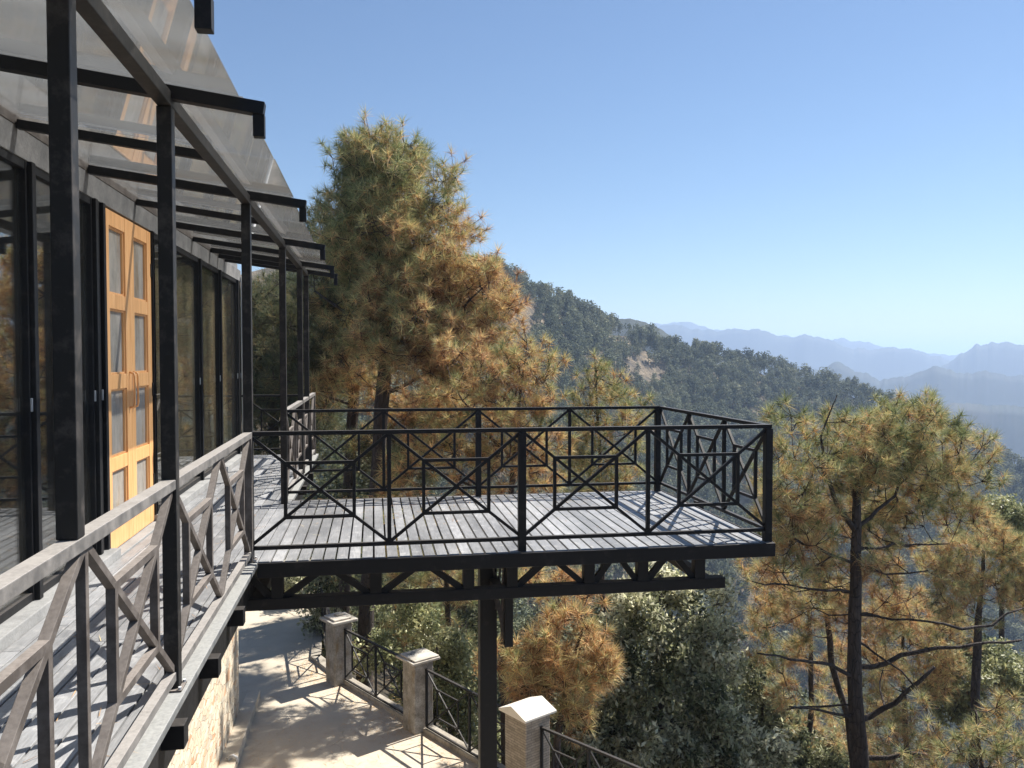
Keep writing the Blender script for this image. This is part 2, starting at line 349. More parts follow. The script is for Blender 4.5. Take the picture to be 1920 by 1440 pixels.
railing('platform_railing', 'back railing of the cantilevered platform, in front of the orange pines', (RX, YB), (XR-.035, YB-.0), ['-', 't', 'T', 't', 'T'])
railing('platform_railing', 'short end railing on the outer right edge of the platform', (XR, YB), (XR, YF), ['-', 't', 't', '-'], zt=.968)
railing('walkway_railing', 'far lattice railing of the walkway beyond the platform', (RX, YB+.05), (RX, 13.4), ['-', 't', 'T', 't', 'T'], tw=.06, th=.045, mat='steel_brown', topmat='steel_rail', t=.03, zb=.07, zt=.962)
railing('walkway_railing', 'end railing closing the walkway at the far glass corner', (-2.0, 13.43), (RX, 13.43), ['-', '-'], zt=.94)

# ------------------------------------------------------------------ decks
def boards(mb, x0, x1, y0, y1, pitch, gap, z=0, th=.03, cuts=()):
    x = x0
    while x < x1-.02:
        xe = min(x+pitch-gap, x1); ys = [y0]+[c+random.uniform(-.3, .3) for c in cuts]+[y1]
        dz = random.uniform(-.0022, .0022)
        for a, b in zip(ys[:-1], ys[1:]): mb.box(x, xe, a+(.002 if a != y0 else 0), b-(.002 if b != y1 else 0), z-th, z+dz, random.random())
        x += pitch
walk = empty('walkway', (-1.46, 7, 0), 'grey boarded walkway deck running along the glass wall', 'walkway')
mb = MB(); boards(mb, -1.93, -.98, .2, 13.5, .098, .010, cuts=(2.4, 4.9, 7.3, 9.8, 12.1)); mb.build('deck_boards', 'deck', walk, tint=True, bevel=.002)
MB().box(-.975, -.862, .2, 6.395, -.034, .004).build('edge_beam', 'steel_grey', walk, bevel=.004)
MB().box(-.975, -.862, 9.205, 13.52, -.034, .004).build('edge_beam', 'steel_grey', walk, bevel=.004)
MB().box(-1.02, -.955, .2, 13.5, -.37, -.036).build('support_beam', 'steel', walk, bevel=.004)
MB().box(-1.9, -1.78, .2, 13.5, -.30, -.14).build('support_beam', 'steel', walk, bevel=.004)
for y in [1.2, 2.35, 3.15, 3.95, 4.8, 5.7, 9.8, 11.0, 12.2]:
    MB().box(-1.97, -.855, y-.045, y+.045, -.235, -.125).build('joist', 'steel', walk, bevel=.003)
MB().box(-1.14, -.80, .4, 3.3, -.42, -.38).build('lower_flange', 'steel_grey', walk, bevel=.004)

plat = empty('viewing_platform', (1.2, 8, 0), 'cantilevered grey deck platform on a black truss and column', 'platform')
mb = MB(); boards(mb, -.862, 3.283, 6.438, 9.14, .0965, .0155, cuts=()); 
mb.box(-.974, -.870, 6.40, 9.20, -.03, .001, .6)
# a short apron of boards behind the walkway edge beam closes the joint
mb.build('deck_boards', 'deck', plat, tint=True, bevel=.002)
MB().box(-.865, 3.305, 6.40, 6.436, -.115, -.002).build('front_beam', 'steel', plat, bevel=.004)
MB().box(3.285, 3.304, 6.438, 9.20, -.115, .003).build('side_beam', 'steel', plat, bevel=.004)
MB().box(-.88, 3.283, 9.142, 9.20, -.115, -.001).build('back_beam', 'steel', plat, bevel=.004)
for k, x in enumerate([-.2, .55, 1.6, 2.35, 3.0]): MB().box(x-.03, x+.03, 6.438, 9.14, -.11, -.032).build('joist', 'steel', plat)
def truss(y, mat='steel'):
    zc0, zc1 = -.405, -.315; ztop = -.116
    MB().box(-1.03, 2.93, y-.05, y+.05, zc0, zc1).build('truss_chord', mat, plat, bevel=.004)
    us = [521, 705, 878, 959, 1103, 1203, 1309]; xs = [float(on_y(u, 1090, y)[0]) for u in us]
    for x in xs: MB().box(x-.045, x+.045, y-.045, y+.045, zc1, ztop).build('truss_post', mat, plat, bevel=.003)
    z0, z1 = zc1-.01, ztop+.015; e = [-.98]+xs
    for a, b in zip(e[:-1], e[1:]):
        m_ = (a+b)/2
        if b-a < .45 and a > .6 and a < .9: continue
        if a == -.98: MB().bar((a, y, z1), (b-.04, y, z0), .05, .05, (0,1,0)).build('truss_brace', mat, plat); continue
        MB().bar((a+.04, y, z0), (m_-.02, y, z1), .045, .05, (0,1,0)).build('truss_brace', mat, plat); MB().bar((m_+.02, y, z1), (b-.04, y, z0), .046, .048, (0,1,0)).build('truss_brace', mat, plat)
truss(6.60); truss(9.05)
for x in (-.9, 1.0, 2.8): MB().box(x-.04, x+.04, 6.67, 8.98, -.40, -.32).build('cross_beam', 'steel', plat, bevel=.003)
cx = float(on_y(914, 1200, 6.95)[0])
MB().box(cx-.072, cx+.072, 6.88, 7.03, -4.2, -.117).build('column', 'steel', plat, bevel=.005)
MB().box(cx-.15, cx+.15, 6.80, 7.11, -4.2, -4.18).build('column_foot', 'steel', plat)
hx = float(on_y(953, 1150, 6.75)[0])
MB().box(hx-.035, hx+.035, 6.71, 6.79, -.86, -.118).build('hanger', 'steel', plat, bevel=.003)
br = MB(); br.bar((cx+.05, 6.9, -.42), (hx-.0, 6.76, -.84), .035, .04); br.bar((cx, 6.93, -.13), (hx-.02, 6.80, -.5), .014, .014); br.bar((cx+.08, 6.9, -.4), (hx-.05, 6.80, -.15), .014, .014)
br.bar((cx+.03, 6.86, -.15), (hx-.04, 6.85, -.78), .014, .014); br.bar((cx+.11, 6.86, -.15), (hx-.09, 6.85, -.58), .014, .014)
br.build('bracket_lattice', 'steel_brown', plat)

# ------------------------------------------------------------------ canopy
def base_plate(x, y, parent, z=.005):
    mb = MB().box(x-.06, x+.055, y-.06, y+.06, z, z+.008).build('base_plate', 'steel_brown', parent, bevel=.001)
    for i, j in ((-1, -1), (1, -1), (1, 1), (-1, 1)): MB().tube([(x+i*.045, y+j*.047, z+.008), (x+i*.045, y+j*.047, z+.020)], .008, 6).build('bolt', 'chrome', mb)
can = empty('glass_canopy', (-1.3, 7, 0), 'lean-to canopy of dusty glass on black steel posts and rafters over the walkway', 'canopy')
ys_post = [4.03, 6.47, 8.98, 11.05, 12.1]
zr = lambda x: 2.752-.135*(x+.928)
for y in ys_post: MB().box(RX-.033, RX+.033, y-.033, y+.033, .0, 2.687).build('post', 'steel_post', can, bevel=.004)
for y in ys_post[:2]: base_plate(RX-.005, y, can)
MB().box(RX-.035, RX+.030, 2.72, 2.785, .986, 2.687).build('post', 'steel_post', can, bevel=.004)
MB().box(RX-.030, RX+.034, .2, 12.2, 2.688, 2.752).build('eaves_beam', 'steel_post', can, bevel=.004)
ym = [1.4, 2.755]+ys_post
for y in ym:
    mb = MB(); mb.bar((-2.02, y, zr(-2.02)+.005), (-.49, y, zr(-.49)+.005), .060, .0605, (0,1,0)); mb.bar((-.515, y, zr(-.5)-.02), (-.515, y, zr(-.5)-.125), .048, .052, (0,1,0))
    mb.build('rafter', 'steel', can, bevel=.003)
for y in [2.05, 5.25, 7.7, 10.0, 11.6]:
    MB().bar((-2.02, y, zr(-2.02)-.004), (RX-.03, y, zr(RX-.03)-.004), .05, .052, (0,1,0)).build('rafter', 'steel', can, bevel=.003)
MB().box(-2.085, -2.025, .2, 12.3, 2.89, 2.96).build('wall_plate', 'steel_brown', can, bevel=.004)
edges = [.2, 1.4, 2.755, 4.03, 5.25, 6.47, 7.7, 8.98, 10.0, 11.05, 12.3]
for i, (a, b) in enumerate(zip(edges[:-1], edges[1:])):
    xe = -.60+random.uniform(-.012, .02); dz = .042+.0012*(i % 2)
    v = [(-2.08, a+.003, zr(-2.08)+dz), (xe, a+.003, zr(xe)+dz), (xe, b-.003, zr(xe)+dz), (-2.08, b-.003, zr(-2.08)+dz)]
    g = MB(); g.v = v+[(p[0], p[1], p[2]+.006) for p in v]; g.f = [(0,3,2,1),(4,5,6,7),(0,1,5,4),(1,2,6,5),(2,3,7,6),(3,0,4,7)]; g.t = [.5]*6
    g.build('glass_sheet', 'canopy_glass', can)

# ------------------------------------------------------------------ pavilion
WX = -2.06
pav = empty('glass_pavilion', (-4, 7, 0), 'single storey pavilion with black framed glass wall and wooden double door', 'building')
MB().box(WX-.07, WX+.03, .0, 13.52, 2.72, 2.893).build('fascia', 'header', pav, bevel=.004)
MB().box(WX-.10, -1.935, .0, 6.80, -.02, .07).box(WX-.10, -1.935, 8.16, 13.52, -.02, .07).build('sill', 'sill', pav, bevel=.006)
MB().box(WX-.10, -1.935, 6.80, 8.16, -.02, .012).build('threshold', 'sill', pav, bevel=.004)
MB().box(-7, WX-.1, 0, 13.5, -.2, -.02).build('floor', 'plaster', pav)
MB().box(-7.0, -6.9, 0, 13.5, -.02, 2.9).box(-6.9, WX-.08, 13.42, 13.5, -.02, 2.9).box(-6.9, WX-.08, -.1, 0, -.02, 2.9).build('wall', 'plaster', pav)
gb = MB(); gb.v = [(-6.9, 13.42, 2.902), (WX-.08, 13.42, 2.902), (-6.9, 13.42, 3.27), (-6.9, 13.5, 2.902), (WX-.08, 13.5, 2.902), (-6.9, 13.5, 3.27)]; gb.f = [(0,1,2),(5,4,3),(0,3,4,1),(1,4,5,2),(2,5,3,0)]; gb.t = [.5]*5; gb.build('wall', 'plaster', pav)
rf = MB(); rf.v = [(-7.2,-.2,3.3),(WX-.03,-.2,2.90),(WX-.03,13.6,2.90),(-7.2,13.6,3.3),(-7.2,-.2,3.4),(WX-.03,-.2,3.0),(WX-.03,13.6,3.0),(-7.2,13.6,3.4)]
rf.f = [(0,3,2,1),(4,5,6,7),(0,1,5,4),(1,2,6,5),(2,3,7,6),(3,0,4,7)]; rf.t = [.5]*6; rf.build('roof', 'roof', pav)
mull = [.6, 1.7, 2.8, 3.9, y_of(52, WX), y_of(172, WX)]+[6.76, 8.20]+[y_of(320, WX), y_of(371, WX), y_of(409, WX), y_of(442, WX)]
mull = sorted(mull); mull = [m_ for m_ in mull]
ends = [0.0]+mull+[13.48]
for i, (a, b) in enumerate(zip(ends[:-1], ends[1:])):
    if 6.7 < (a+b)/2 < 8.2: continue
    if b-a < .16: continue
    fr = MB(); z0, z1 = .071, 2.718
    fr.box(WX-.03, WX+.028, a+.004, a+.05, z0, z1).box(WX-.03, WX+.026, b-.05, b-.004, z0, z1).box(WX-.028, WX+.022, a+.05, b-.05, z0, z0+.05).box(WX-.028, WX+.022, a+.05, b-.05, z1-.05, z1)
    f = fr.build('window', 'steel', pav, bevel=.003)
    MB().box(WX-.008, WX-.002, a+.048, b-.048, z0+.048, z1-.048).build('pane', 'glass', f)
    MB().box(WX+.022, WX+.036, b-.042, b-.018, 1.22, 1.30).build('latch', 'chrome', f, bevel=.002)
    MB().box(WX-.025, WX+.055, a-.028, a+.028, z0, z1).build('mullion', 'steel', pav, bevel=.004)
for a_ in (6.735, 8.165): MB().box(WX-.025, WX+.055, a_, a_+.055, .0, z1).build('door_frame', 'steel', pav, bevel=.004)
MB().tube([(WX+.06, 13.47, .0), (WX+.06, 13.47, 2.8)], .028, 10).build('downpipe', 'white', pav, smooth=True)
def leaf(y0, y1, hinge):
    z0, z1 = .02, 2.70; st = .125; x0, x1 = WX-.01, WX+.035; mb = MB()
    mb.box(x0, x1, y0, y0+st, z0, z1).box(x0, x1, y1-st, y1, z0, z1)
    rows = [(.19, .64), (.75, 1.29), (1.41, 1.93), (2.05, 2.58)]; zz = [z0]+[v for r in rows for v in r]+[z1]
    for k in range(0, len(zz), 2): mb.box(x0, x1-.002, y0+st, y1-st, zz[k], zz[k+1])
    for a, b in rows:                                              # moulding round each pane
        mb.box(x0+.004, x1-.014, y0+st, y0+st+.016, a, b).box(x0+.004, x1-.014, y1-st-.016, y1-st, a, b).box(x0+.004, x1-.015, y0+st+.016, y1-st-.016, a, a+.016).box(x0+.004, x1-.015, y0+st+.016, y1-st-.016, b-.016, b)
    d = mb.build('door', 'wood', pav, bevel=.003)
    g = MB()
    for a, b in rows: g.box(x0+.008, x0+.013, y0+st+.005, y1-st-.005, a+.005, b-.005)
    g.build('pane', 'door_glass', d)
    hy = y1-.05 if hinge < 0 else y0+.05
    MB().tube([(x1, hy, 1.12), (x1+.035, hy, 1.13), (x1+.04, hy, 1.16), (x1+.04, hy, 1.38), (x1+.035, hy, 1.41), (x1, hy, 1.42)], .009, 8).build('handle', 'wood', d, smooth=True)
    hz = y0+.004 if hinge < 0 else y1-.004
    for z in (.4, 1.25, 2.35): MB().box(x1-.002, x1+.010, hz-.015, hz+.015, z-.06, z+.06).build('hinge', 'steel', d, bevel=.002)
leaf(6.80, 7.475, -1); leaf(7.479, 8.155, 1)
# curtains inside
def curtain(y0, y1, mat, label, x=WX-.16, amp=.05, fold=.21):
    n = int((y1-y0)/.02)+2; vs = []; fs = []
    for k, z in enumerate((.03, .9, 1.8, 2.66)):
        for i in range(n):
            y = y0+(y1-y0)*i/(n-1); a = amp*(1.2-.15*k)
            vs.append((x+a*math.sin(2*math.pi*y/fold+.6*math.sin(y*5))+.01*math.sin(y*23+z), y, z))
    for k in range(3):
        for i in range(n-1): fs.append((k*n+i, k*n+i+1, (k+1)*n+i+1, (k+1)*n+i))
    mb = MB(); mb.v = vs; mb.f = fs; mb.t = [.5]*len(fs); o = mb.build('curtain', mat, smooth=True); tag(o, label, 'curtain', 'curtains behind the glass wall')
    s = o.modifiers.new('s', 'SOLIDIFY'); s.thickness = .004
curtain(8.35, 9.6, 'curtain', 'gold curtain hanging behind the glass just right of the wooden door')
curtain(9.9, 11.0, 'curtain', 'narrow gold curtain behind the glass in the middle of the far bays')
curtain(11.4, 13.2, 'curtain', 'gold curtain behind the last glass bay at the far corner')
curtain(4.45, 4.82, 'curtain_orange', 'orange curtain edge behind the nearest glass at the left of the view')

# ------------------------------------------------------------------ lower terrace
TZ = -4.2
poly = [(-2.3, 2), (6.2, 2), (4.6, 6.4), (3.05, 8.9), (2.05, 10.4), (.78, 12.60), (-.50, 14.75), (-1.12, 15.9), (-1.22, 18.6), (-1.75, 24), (-4.6, 24), (-3.1, 18.5), (-2.55, 16), (-2.3, 14.4)]
def slab(name, pts, z0, z1, mat, parent=None):
    n = len(pts); mb = MB(); mb.v = [(x, y, z0) for x, y in pts]+[(x, y, z1) for x, y in pts]
    mb.f = [tuple(range(n))[::-1], tuple(range(n, 2*n))]+[(i, (i+1) % n, n+(i+1) % n, n+i) for i in range(n)]; mb.t = [.5]*len(mb.f)
    return mb.build(name, mat, parent)
tag(slab('terrace', poly, -4.9, TZ, 'terrace'), kind='structure')
fence_line = [(4.72, 6.45), (3.12, 8.98), (2.0, 10.55), (.68, 12.68), (-.62, 14.85), (-1.16, 15.95), (-1.26, 18.6)]
kb = MB()
for a, b in zip(fence_line[:-1], fence_line[1:]):
    kb.bar((a[0]+.06, a[1]+.03, TZ+.02), (b[0]+.06, b[1]+.03, TZ+.02), .19, .10, (b[1]-a[1], a[0]-b[0], 0), .04)
tag(kb.build('kerb', 'kerb', bevel=.01), 'low rough cement kerb under the fence at the terrace edge', 'kerb')
wall = tag(MB().box(-2.6, -2.12, .0, 13.5, -4.5, -.32).build('retaining_wall', 'stone'), 'sunlit rubble stone wall below the walkway with orange brick patches', 'wall')
tag(MB().box(-2.12, -1.90, 4, 14.3, -4.4, -4.05).build('plinth', 'terrace', bevel=.01), 'low cream cement step along the foot of the stone wall', 'step')
ROT = math.atan2(-1.25, 2.2)
def pillar(x, y, cap, brick, label, h=1.1, wdt=.34, capw=.50):
    root = empty('pillar', (x, y, TZ), label, 'pillar', 'plastered pillars of the terrace fence'); ang = R(30)
    root.rotation_euler = (0, 0, ang)
    def loc(mb, name, mat, bev):
        o = mb.build(name, mat, None, bevel=bev); o.parent = root; return o
    s = MB(); a = wdt/2; s.v = []; 
    for k in range(9):
        z = (h)*k/8; j = lambda: random.uniform(-.004, .004)
        s.v += [(-a+j(), -a+j(), z), (a+j(), -a+j(), z), (a+j(), a+j(), z), (-a+j(), a+j(), z)]
    for k in range(8):
        for i in range(4): s.f.append((k*4+i, k*4+(i+1) % 4, k*4+4+(i+1) % 4, k*4+4+i)); s.t.append(.5)
    s.f += [(3, 2, 1, 0), (32, 33, 34, 35)]; s.t += [.5, .5]
    loc(s, 'shaft', 'pillar_brick' if brick else 'pillar', .012)
    c = MB(); b = capw/2
    if cap == 'flat':
        c.box(-b, b, -b, b, h, h+.035); o = loc(c, 'cap', 'cap', .006)
        c2 = MB().box(-b+.05, b-.01, -b+.02, b-.04, h+.036, h+.062); loc(c2, 'cap_slab', 'cap', .006)
    elif cap == 'chipped':
        c.box(-b, b, -b, b, h, h+.05); loc(c, 'cap', 'cap', .012)
        c2 = MB().box(-b+.06, b-.10, -b+.05, b-.05, h+.051, h+.085); loc(c2, 'cap_slab', 'cap', .014)
        c3 = MB().box(-.06, .10, -.04, .08, h+.086, h+.115); loc(c3, 'stone_chip', 'kerb', .015)
    else:
        c.v = [(-b,-b,h),(b,-b,h),(b,b,h),(-b,b,h),(-b,-b,h+.03),(b,-b,h+.03),(b,b,h+.03),(-b,b,h+.03),(-b,.02,h+.13),(b,.02,h+.13)]
        c.f = [(3,2,1,0),(0,1,5,4),(2,3,7,6),(4,5,9,8),(6,7,8,9),(1,2,6,9,5),(3,0,4,8,7)]; c.t = [.5]*7
        loc(c, 'cap', 'cap_clean', .006)
    return root
pillar(-.62, 14.78, 'chipped', False, 'farthest plastered fence pillar with a chipped dark stained cap and a stone on it')
pillar(.66, 12.70, 'flat', False, 'middle speckled fence pillar with a flat cream slab cap')
pillar(1.97, 10.50, 'gable', True, 'nearest brick faced fence pillar with a smooth ridged cream cap', h=1.12, wdt=.42, capw=.54)
def fence(a, b, label, n=2, off=.2):
    A = Vector((*a, 0)); B = Vector((*b, 0)); d = (B-A).normalized(); A += d*off; B -= d*off
    railing('terrace_fence', label, A, B, ['t']+['t']*(n-1)+['t'], zb=TZ+.10, zt=TZ+.98, tw=.04, th=.03, t=.022, base=TZ, group='black lattice fence panels of the terrace')
fence((-.62, 14.83), (.66, 12.73), 'fence panel between the farthest and the middle terrace pillars')
fence((.68, 12.70), (1.99, 10.52), 'fence panel between the middle and the nearest terrace pillars')
fence((2.0, 10.46), (3.15, 8.9), 'fence panel running toward the viewer from the nearest pillar')
fence((-1.27, 18.6), (-.74, 15.05), 'fence panel beside the shaded path behind the farthest pillar', n=3, off=.05)
# fallen needles and leaves
def litter(name, label, n, fn, L, seed):
    rg = np.random.default_rng(seed); P = np.array([fn(rg) for _ in range(n)]); a = rg.uniform(0, 6.28, n); l = L*rg.uniform(.5, 1.1, n)
    d = np.stack([np.cos(a), np.sin(a), rg.normal(0, .06, n)], 1)*l[:, None]; sd = np.stack([-np.sin(a), np.cos(a), 0*a], 1)*.0022
    z = np.array([0, 0, .004]); v = np.stack([P-sd+z, P+sd+z, P+d+np.array([0, 0, .006])], 1).reshape(-1, 3)
    o = np_mesh(name, v, np.arange(len(v)).reshape(-1, 3), 'needle', age_tone=np.clip(rg.normal(.85, .12, n), 0, 1)); tag(o, label, 'needles', kind='stuff')
def on_terrace(rg):
    if rg.uniform() < .6:
        k = int(rg.integers(1, 6)); a, b = fence_line[k-1], fence_line[k]; t_ = rg.uniform(); q = abs(rg.normal(0, .28))+.06
        return (a[0]+(b[0]-a[0])*t_-.87*q, a[1]+(b[1]-a[1])*t_-.49*q, TZ)
    return (rg.uniform(-1.8, .4), rg.uniform(9, 17), TZ)
def on_deck(rg):
    if rg.uniform() < .4: return (rg.uniform(-1.9, -.99), rg.uniform(1.5, 13), .002)
    return (rg.uniform(-.8, 3.3), 9.34-abs(rg.normal(0, .8)), .002)
litter('needle_litter', 'dry fallen pine needles scattered along the terrace kerb', 2600, on_terrace, .16, 3)
litter('needle_litter', 'a few dry pine needles fallen on the grey deck boards', 420, on_deck, .13, 4)
pz = on_z(432, 1432, TZ+.1)
tap = MB().tube([(pz[0]-.02, pz[1], TZ), (pz[0]-.02, pz[1], TZ+.16), (pz[0]-.01, pz[1], TZ+.20), (pz[0]+.04, pz[1]-.01, TZ+.215), (pz[0]+.085, pz[1]-.02, TZ+.19), (pz[0]+.10, pz[1]-.03, TZ+.12)], .022, 10)
tap.tube([(pz[0]-.06, pz[1]+.02, TZ+.17), (pz[0]+.02, pz[1]+.02, TZ+.17)], .012, 8)
tag(tap.build('pipe', 'chrome', smooth=True), 'bent grey metal pipe standing at the foot of the stone wall', 'pipe')

# ------------------------------------------------------------------ terrain
def interp(x, pts): a = np.array(pts); return np.interp(x, a[:, 0], a[:, 1])
RIDGE_V = [(-200, 520), (400, 500), (700, 500), (900, 508), (960, 528), (1010, 550), (1060, 572), (1110, 596), (1160, 622), (1200, 640), (1250, 654), (1330, 668), (1450, 694), (1560, 720), (1650, 750), (1720, 780), (1800, 816), (1860, 846), (1920, 876), (2100, 960), (2600, 1150)]
RIDGE_D = [(-200, 220), (700, 290), (950, 340), (1200, 400), (1500, 450), (1900, 480), (2600, 480)]
def vnoise(x, y, seed=0):
    """cheap smooth noise"""
    r = np.random.default_rng(seed); s = 0
    for k in range(5):
        a = r.uniform(0, 6.28, 6); f = 2.0**k
        s = s+(np.sin(x*f+a[0]+1.7*np.sin(y*f*.7+a[1]))*np.cos(y*f*1.13+a[2]+1.3*np.sin(x*f*.8+a[3])))/(1.75**k)
    return s/2
def hgt(x, y):
    x = np.asarray(x, float); y = np.asarray(y, float)
    s = (x-.70)*.87+(y-12.7)*.49
    r = np.hypot(x, y)+1e-6
    near = -4.75-np.where(s > 0, .72*s, 0)+np.where(s > 0, 1, 0)*np.minimum(s*.05, 1.2)*vnoise(x*.12, y*.12, 3)
    up_ = np.clip((y-21)*.28, 0, 18)*np.clip((-s+2)/4, 0, 1)
    near = near+up_
    near = np.maximum(near, -190)
    th = np.arctan2(x, y)-YAW; thc = np.clip(th, -.9, .9); u = 960+F*np.tan(thc)
    D = interp(u, RIDGE_D); v = interp(u, RIDGE_V)
    zr_ = H-(v-669)/F*D*np.cos(thc)
    ampl = np.clip((r-60)/120, 0, 1)*np.clip(1-np.abs(r-D)/40*0-.0, 0, 1)
    prof = np.where(r < D, zr_-(D-r)*.50+np.minimum((D-r)*.08, 7)*vnoise(x*.03, y*.03, 5), zr_-(r-D)*.45)
    prof = np.where(np.abs(th) > .95, -300, prof)
    z = np.maximum(near, prof)
    z = np.where(r > 700, np.maximum(z, -380+25*vnoise(x*.002, y*.002, 9)), z)
    z = np.where(s < -.0, np.where(r > 60, z, np.maximum(z, -4.75)), z)
    back = (y < 2)
    z = np.where(back & (s < 0), -4.75+np.clip(-x-8, 0, 30)*.3, z)
    return np.maximum(z, -400)
nth = 900; rr = np.concatenate([[0.01], np.geomspace(1.5, 18000, 210)])
th = np.linspace(-math.pi, math.pi, nth, endpoint=False)
# finer in front
th = np.sort(np.concatenate([np.linspace(-math.pi, math.pi, 300, endpoint=False), np.linspace(-.62, .98, 620)])); nth = len(th)
TT, RR_ = np.meshgrid(th, rr); X = RR_*np.sin(TT); Y = RR_*np.cos(TT); Z = hgt(X, Y)
vt = np.stack([X, Y, Z], -1).reshape(-1, 3); nr = len(rr)
i, j = np.meshgrid(np.arange(nr-1), np.arange(nth), indexing='ij'); j2 = (j+1) % nth
fc = np.stack([i*nth+j, i*nth+j2, (i+1)*nth+j2, (i+1)*nth+j], -1).reshape(-1, 4)[:, ::-1]
tag(np_mesh('ground', vt, fc, 'terrain', smooth=True), kind='structure')

HZ_TOP = 168
def mrange(name, D, pts, wd, seed, rough=3.0):
    u = np.linspace(pts[0][0], pts[-1][0], 260); v = interp(u, pts)
    k = np.arange(260)
    zt = H-(v-669)/F*D; thh = np.arctan((u-960)/F)+YAW
    zn = rough*D/3000*(vnoise(u*.035, u*0+.3, seed)+.7*vnoise(u*.11, u*0+.9, seed+1))
    t = np.linspace(-1, 1, 31); T, Z1 = np.meshgrid(t, zt, indexing='ij'); TH = np.meshgrid(t, thh, indexing='ij')[1]
    rad = (D+T*wd*np.where(T < 0, 1, .6))/np.cos(TH-YAW)
    fall = np.abs(T)**1.15; Z1 = Z1+zn[None, :]*(1-np.abs(T))**7
    Z_ = Z1-fall*(Z1+400)+fall*(1-fall)*90*vnoise(rad*.009*3000/D, TH*9, seed+2)*D/3000
    X_, Y_ = rad*np.sin(TH), rad*np.cos(TH); vs = np.stack([X_, Y_, np.minimum(Z_, HZ_TOP-2)], -1).reshape(-1, 3)
    a, b = np.meshgrid(np.arange(30), np.arange(259), indexing='ij'); f = np.stack([a*260+b, a*260+b+1, (a+1)*260+b+1, (a+1)*260+b], -1).reshape(-1, 4)
    tag(np_mesh(name, vs, f, 'range', smooth=True), kind='structure')
mrange('mountain', 700, [(1000, 560), (1100, 585), (1150, 597), (1185, 598), (1210, 602), (1245, 622), (1290, 652), (1400, 700)], 220, 1, 6)
mrange('mountain', 1250, [(1650, 800), (1740, 765), (1790, 755), (1850, 757), (1920, 762), (2050, 760), (2300, 740)], 280, 2, 9)
mrange('mountain', 1750, [(1440, 760), (1500, 700), (1540, 690), (1570, 681), (1600, 690), (1650, 712), (1700, 702), (1760, 688), (1800, 697), (1850, 698), (1920, 706), (2050, 720), (2300, 700)], 420, 3, 13)
mrange('mountain', 2600, [(1650, 720), (1750, 690), (1790, 668), (1830, 648), (1862, 643), (1900, 648), (1940, 646), (2050, 660), (2300, 660)], 600, 4, 13)
mrange('mountain', 3100, [(1120, 640), (1240, 611), (1275, 614), (1320, 622), (1360, 618), (1405, 614), (1440, 624), (1480, 636), (1515, 626), (1545, 634), (1600, 654), (1640, 657), (1700, 652), (1750, 664), (1800, 690), (1900, 720), (2100, 740)], 700, 5, 13)
mrange('mountain', 3900, [(800, 640), (1150, 612), (1290, 605), (1400, 628), (1500, 632), (1620, 642), (1700, 655), (1800, 668), (2000, 660), (2300, 650)], 1000, 6, 13)

# ------------------------------------------------------------------ haze
HZ_TOP = 168
hz = MB().box(-19000, 19000, -19000, 19000, -402, HZ_TOP).build('haze', None) if False else None
me = bpy.data.meshes.new('haze'); b = MB().box(-19000, 19000, -19000, 19000, -402, HZ_TOP); me.from_pydata(b.v, [], b.f); me.update()
hm = bpy.data.materials.new('thin blue valley haze'); hm.use_nodes = True; t = hm.node_tree; t.nodes.clear()
out = t.nodes.new('ShaderNodeOutputMaterial'); pv = t.nodes.new('ShaderNodeVolumePrincipled')
pv.inputs['Color'].default_value = (.54, .71, 1, 1); pv.inputs['Density'].default_value = 2.9e-4; pv.inputs['Anisotropy'].default_value = .2
t.links.new(pv.outputs[0], out.inputs['Volume']); me.materials.append(hm)
hz = bpy.data.objects.new('haze', me); col.objects.link(hz); tag(hz, kind='stuff')

exec_trees = True
# ------------------------------------------------------------------ foliage
def unit(a): return a/(np.linalg.norm(a, axis=-1, keepdims=True)+1e-9)
def needles(C, Dr, L, n, wd, age_tone, rng, back=.10, spread=.95):
    """C (k,3) tuft tips, Dr (k,3) twig directions -> needle triangles"""
    k = len(C); s = rng.uniform(0, 1, (k, n, 1))**1.4
    base = C[:, None]-Dr[:, None]*s*back
    d = unit(Dr[:, None]*(.70-.75*s)+rng.normal(0, spread*.62, (k, n, 3))); d[..., 2] += .06; d = unit(d)
    ln = L*rng.uniform(.7, 1.1, (k, n, 1))*np.asarray(1.0)
    tip = base+d*ln; tip[..., 2] -= .10*ln[..., 0]*rng.uniform(0, 1, (k, n))
    sd = unit(np.cross(d, rng.normal(0, 1, (k, n, 3))))*wd/2
    v = np.stack([base-sd, base+sd, tip], 2).reshape(-1, 3)
    a = np.clip(age_tone[:, None]+(s[..., 0]-.35)*.75+rng.normal(0, .07, (k, n)), 0, 1).reshape(-1)
    return v, np.arange(len(v)).reshape(-1, 3), a
def leaves(C, L, n, age_tone, rng, rad=.16):
    k = len(C); o = unit(rng.normal(0, 1, (k, n, 3))); base = C[:, None]+o*rad*rng.uniform(.1, 1, (k, n, 1))
    d = unit(o*.8+rng.normal(0, .7, (k, n, 3))); d[..., 2] -= .15; d = unit(d); ln = L*rng.uniform(.6, 1.2, (k, n, 1))
    sd = unit(np.cross(d, rng.normal(0, 1, (k, n, 3))+np.array([0, 0, 1.2])))*ln*.23
    nn = np.cross(d, sd)
    v = np.stack([base, base+d*ln*.5+sd+nn*.35, base+d*ln, base+d*ln*.5-sd+nn*.35], 2).reshape(-1, 3)
    q = np.arange(k*n)[:, None]*4; f = np.concatenate([q+[0, 1, 2], q+[0, 2, 3]], 1).reshape(-1, 3)
    a = np.clip(age_tone[:, None]+rng.normal(0, .15, (k, n)), 0, 1).reshape(-1).repeat(2)
    return v, f, a
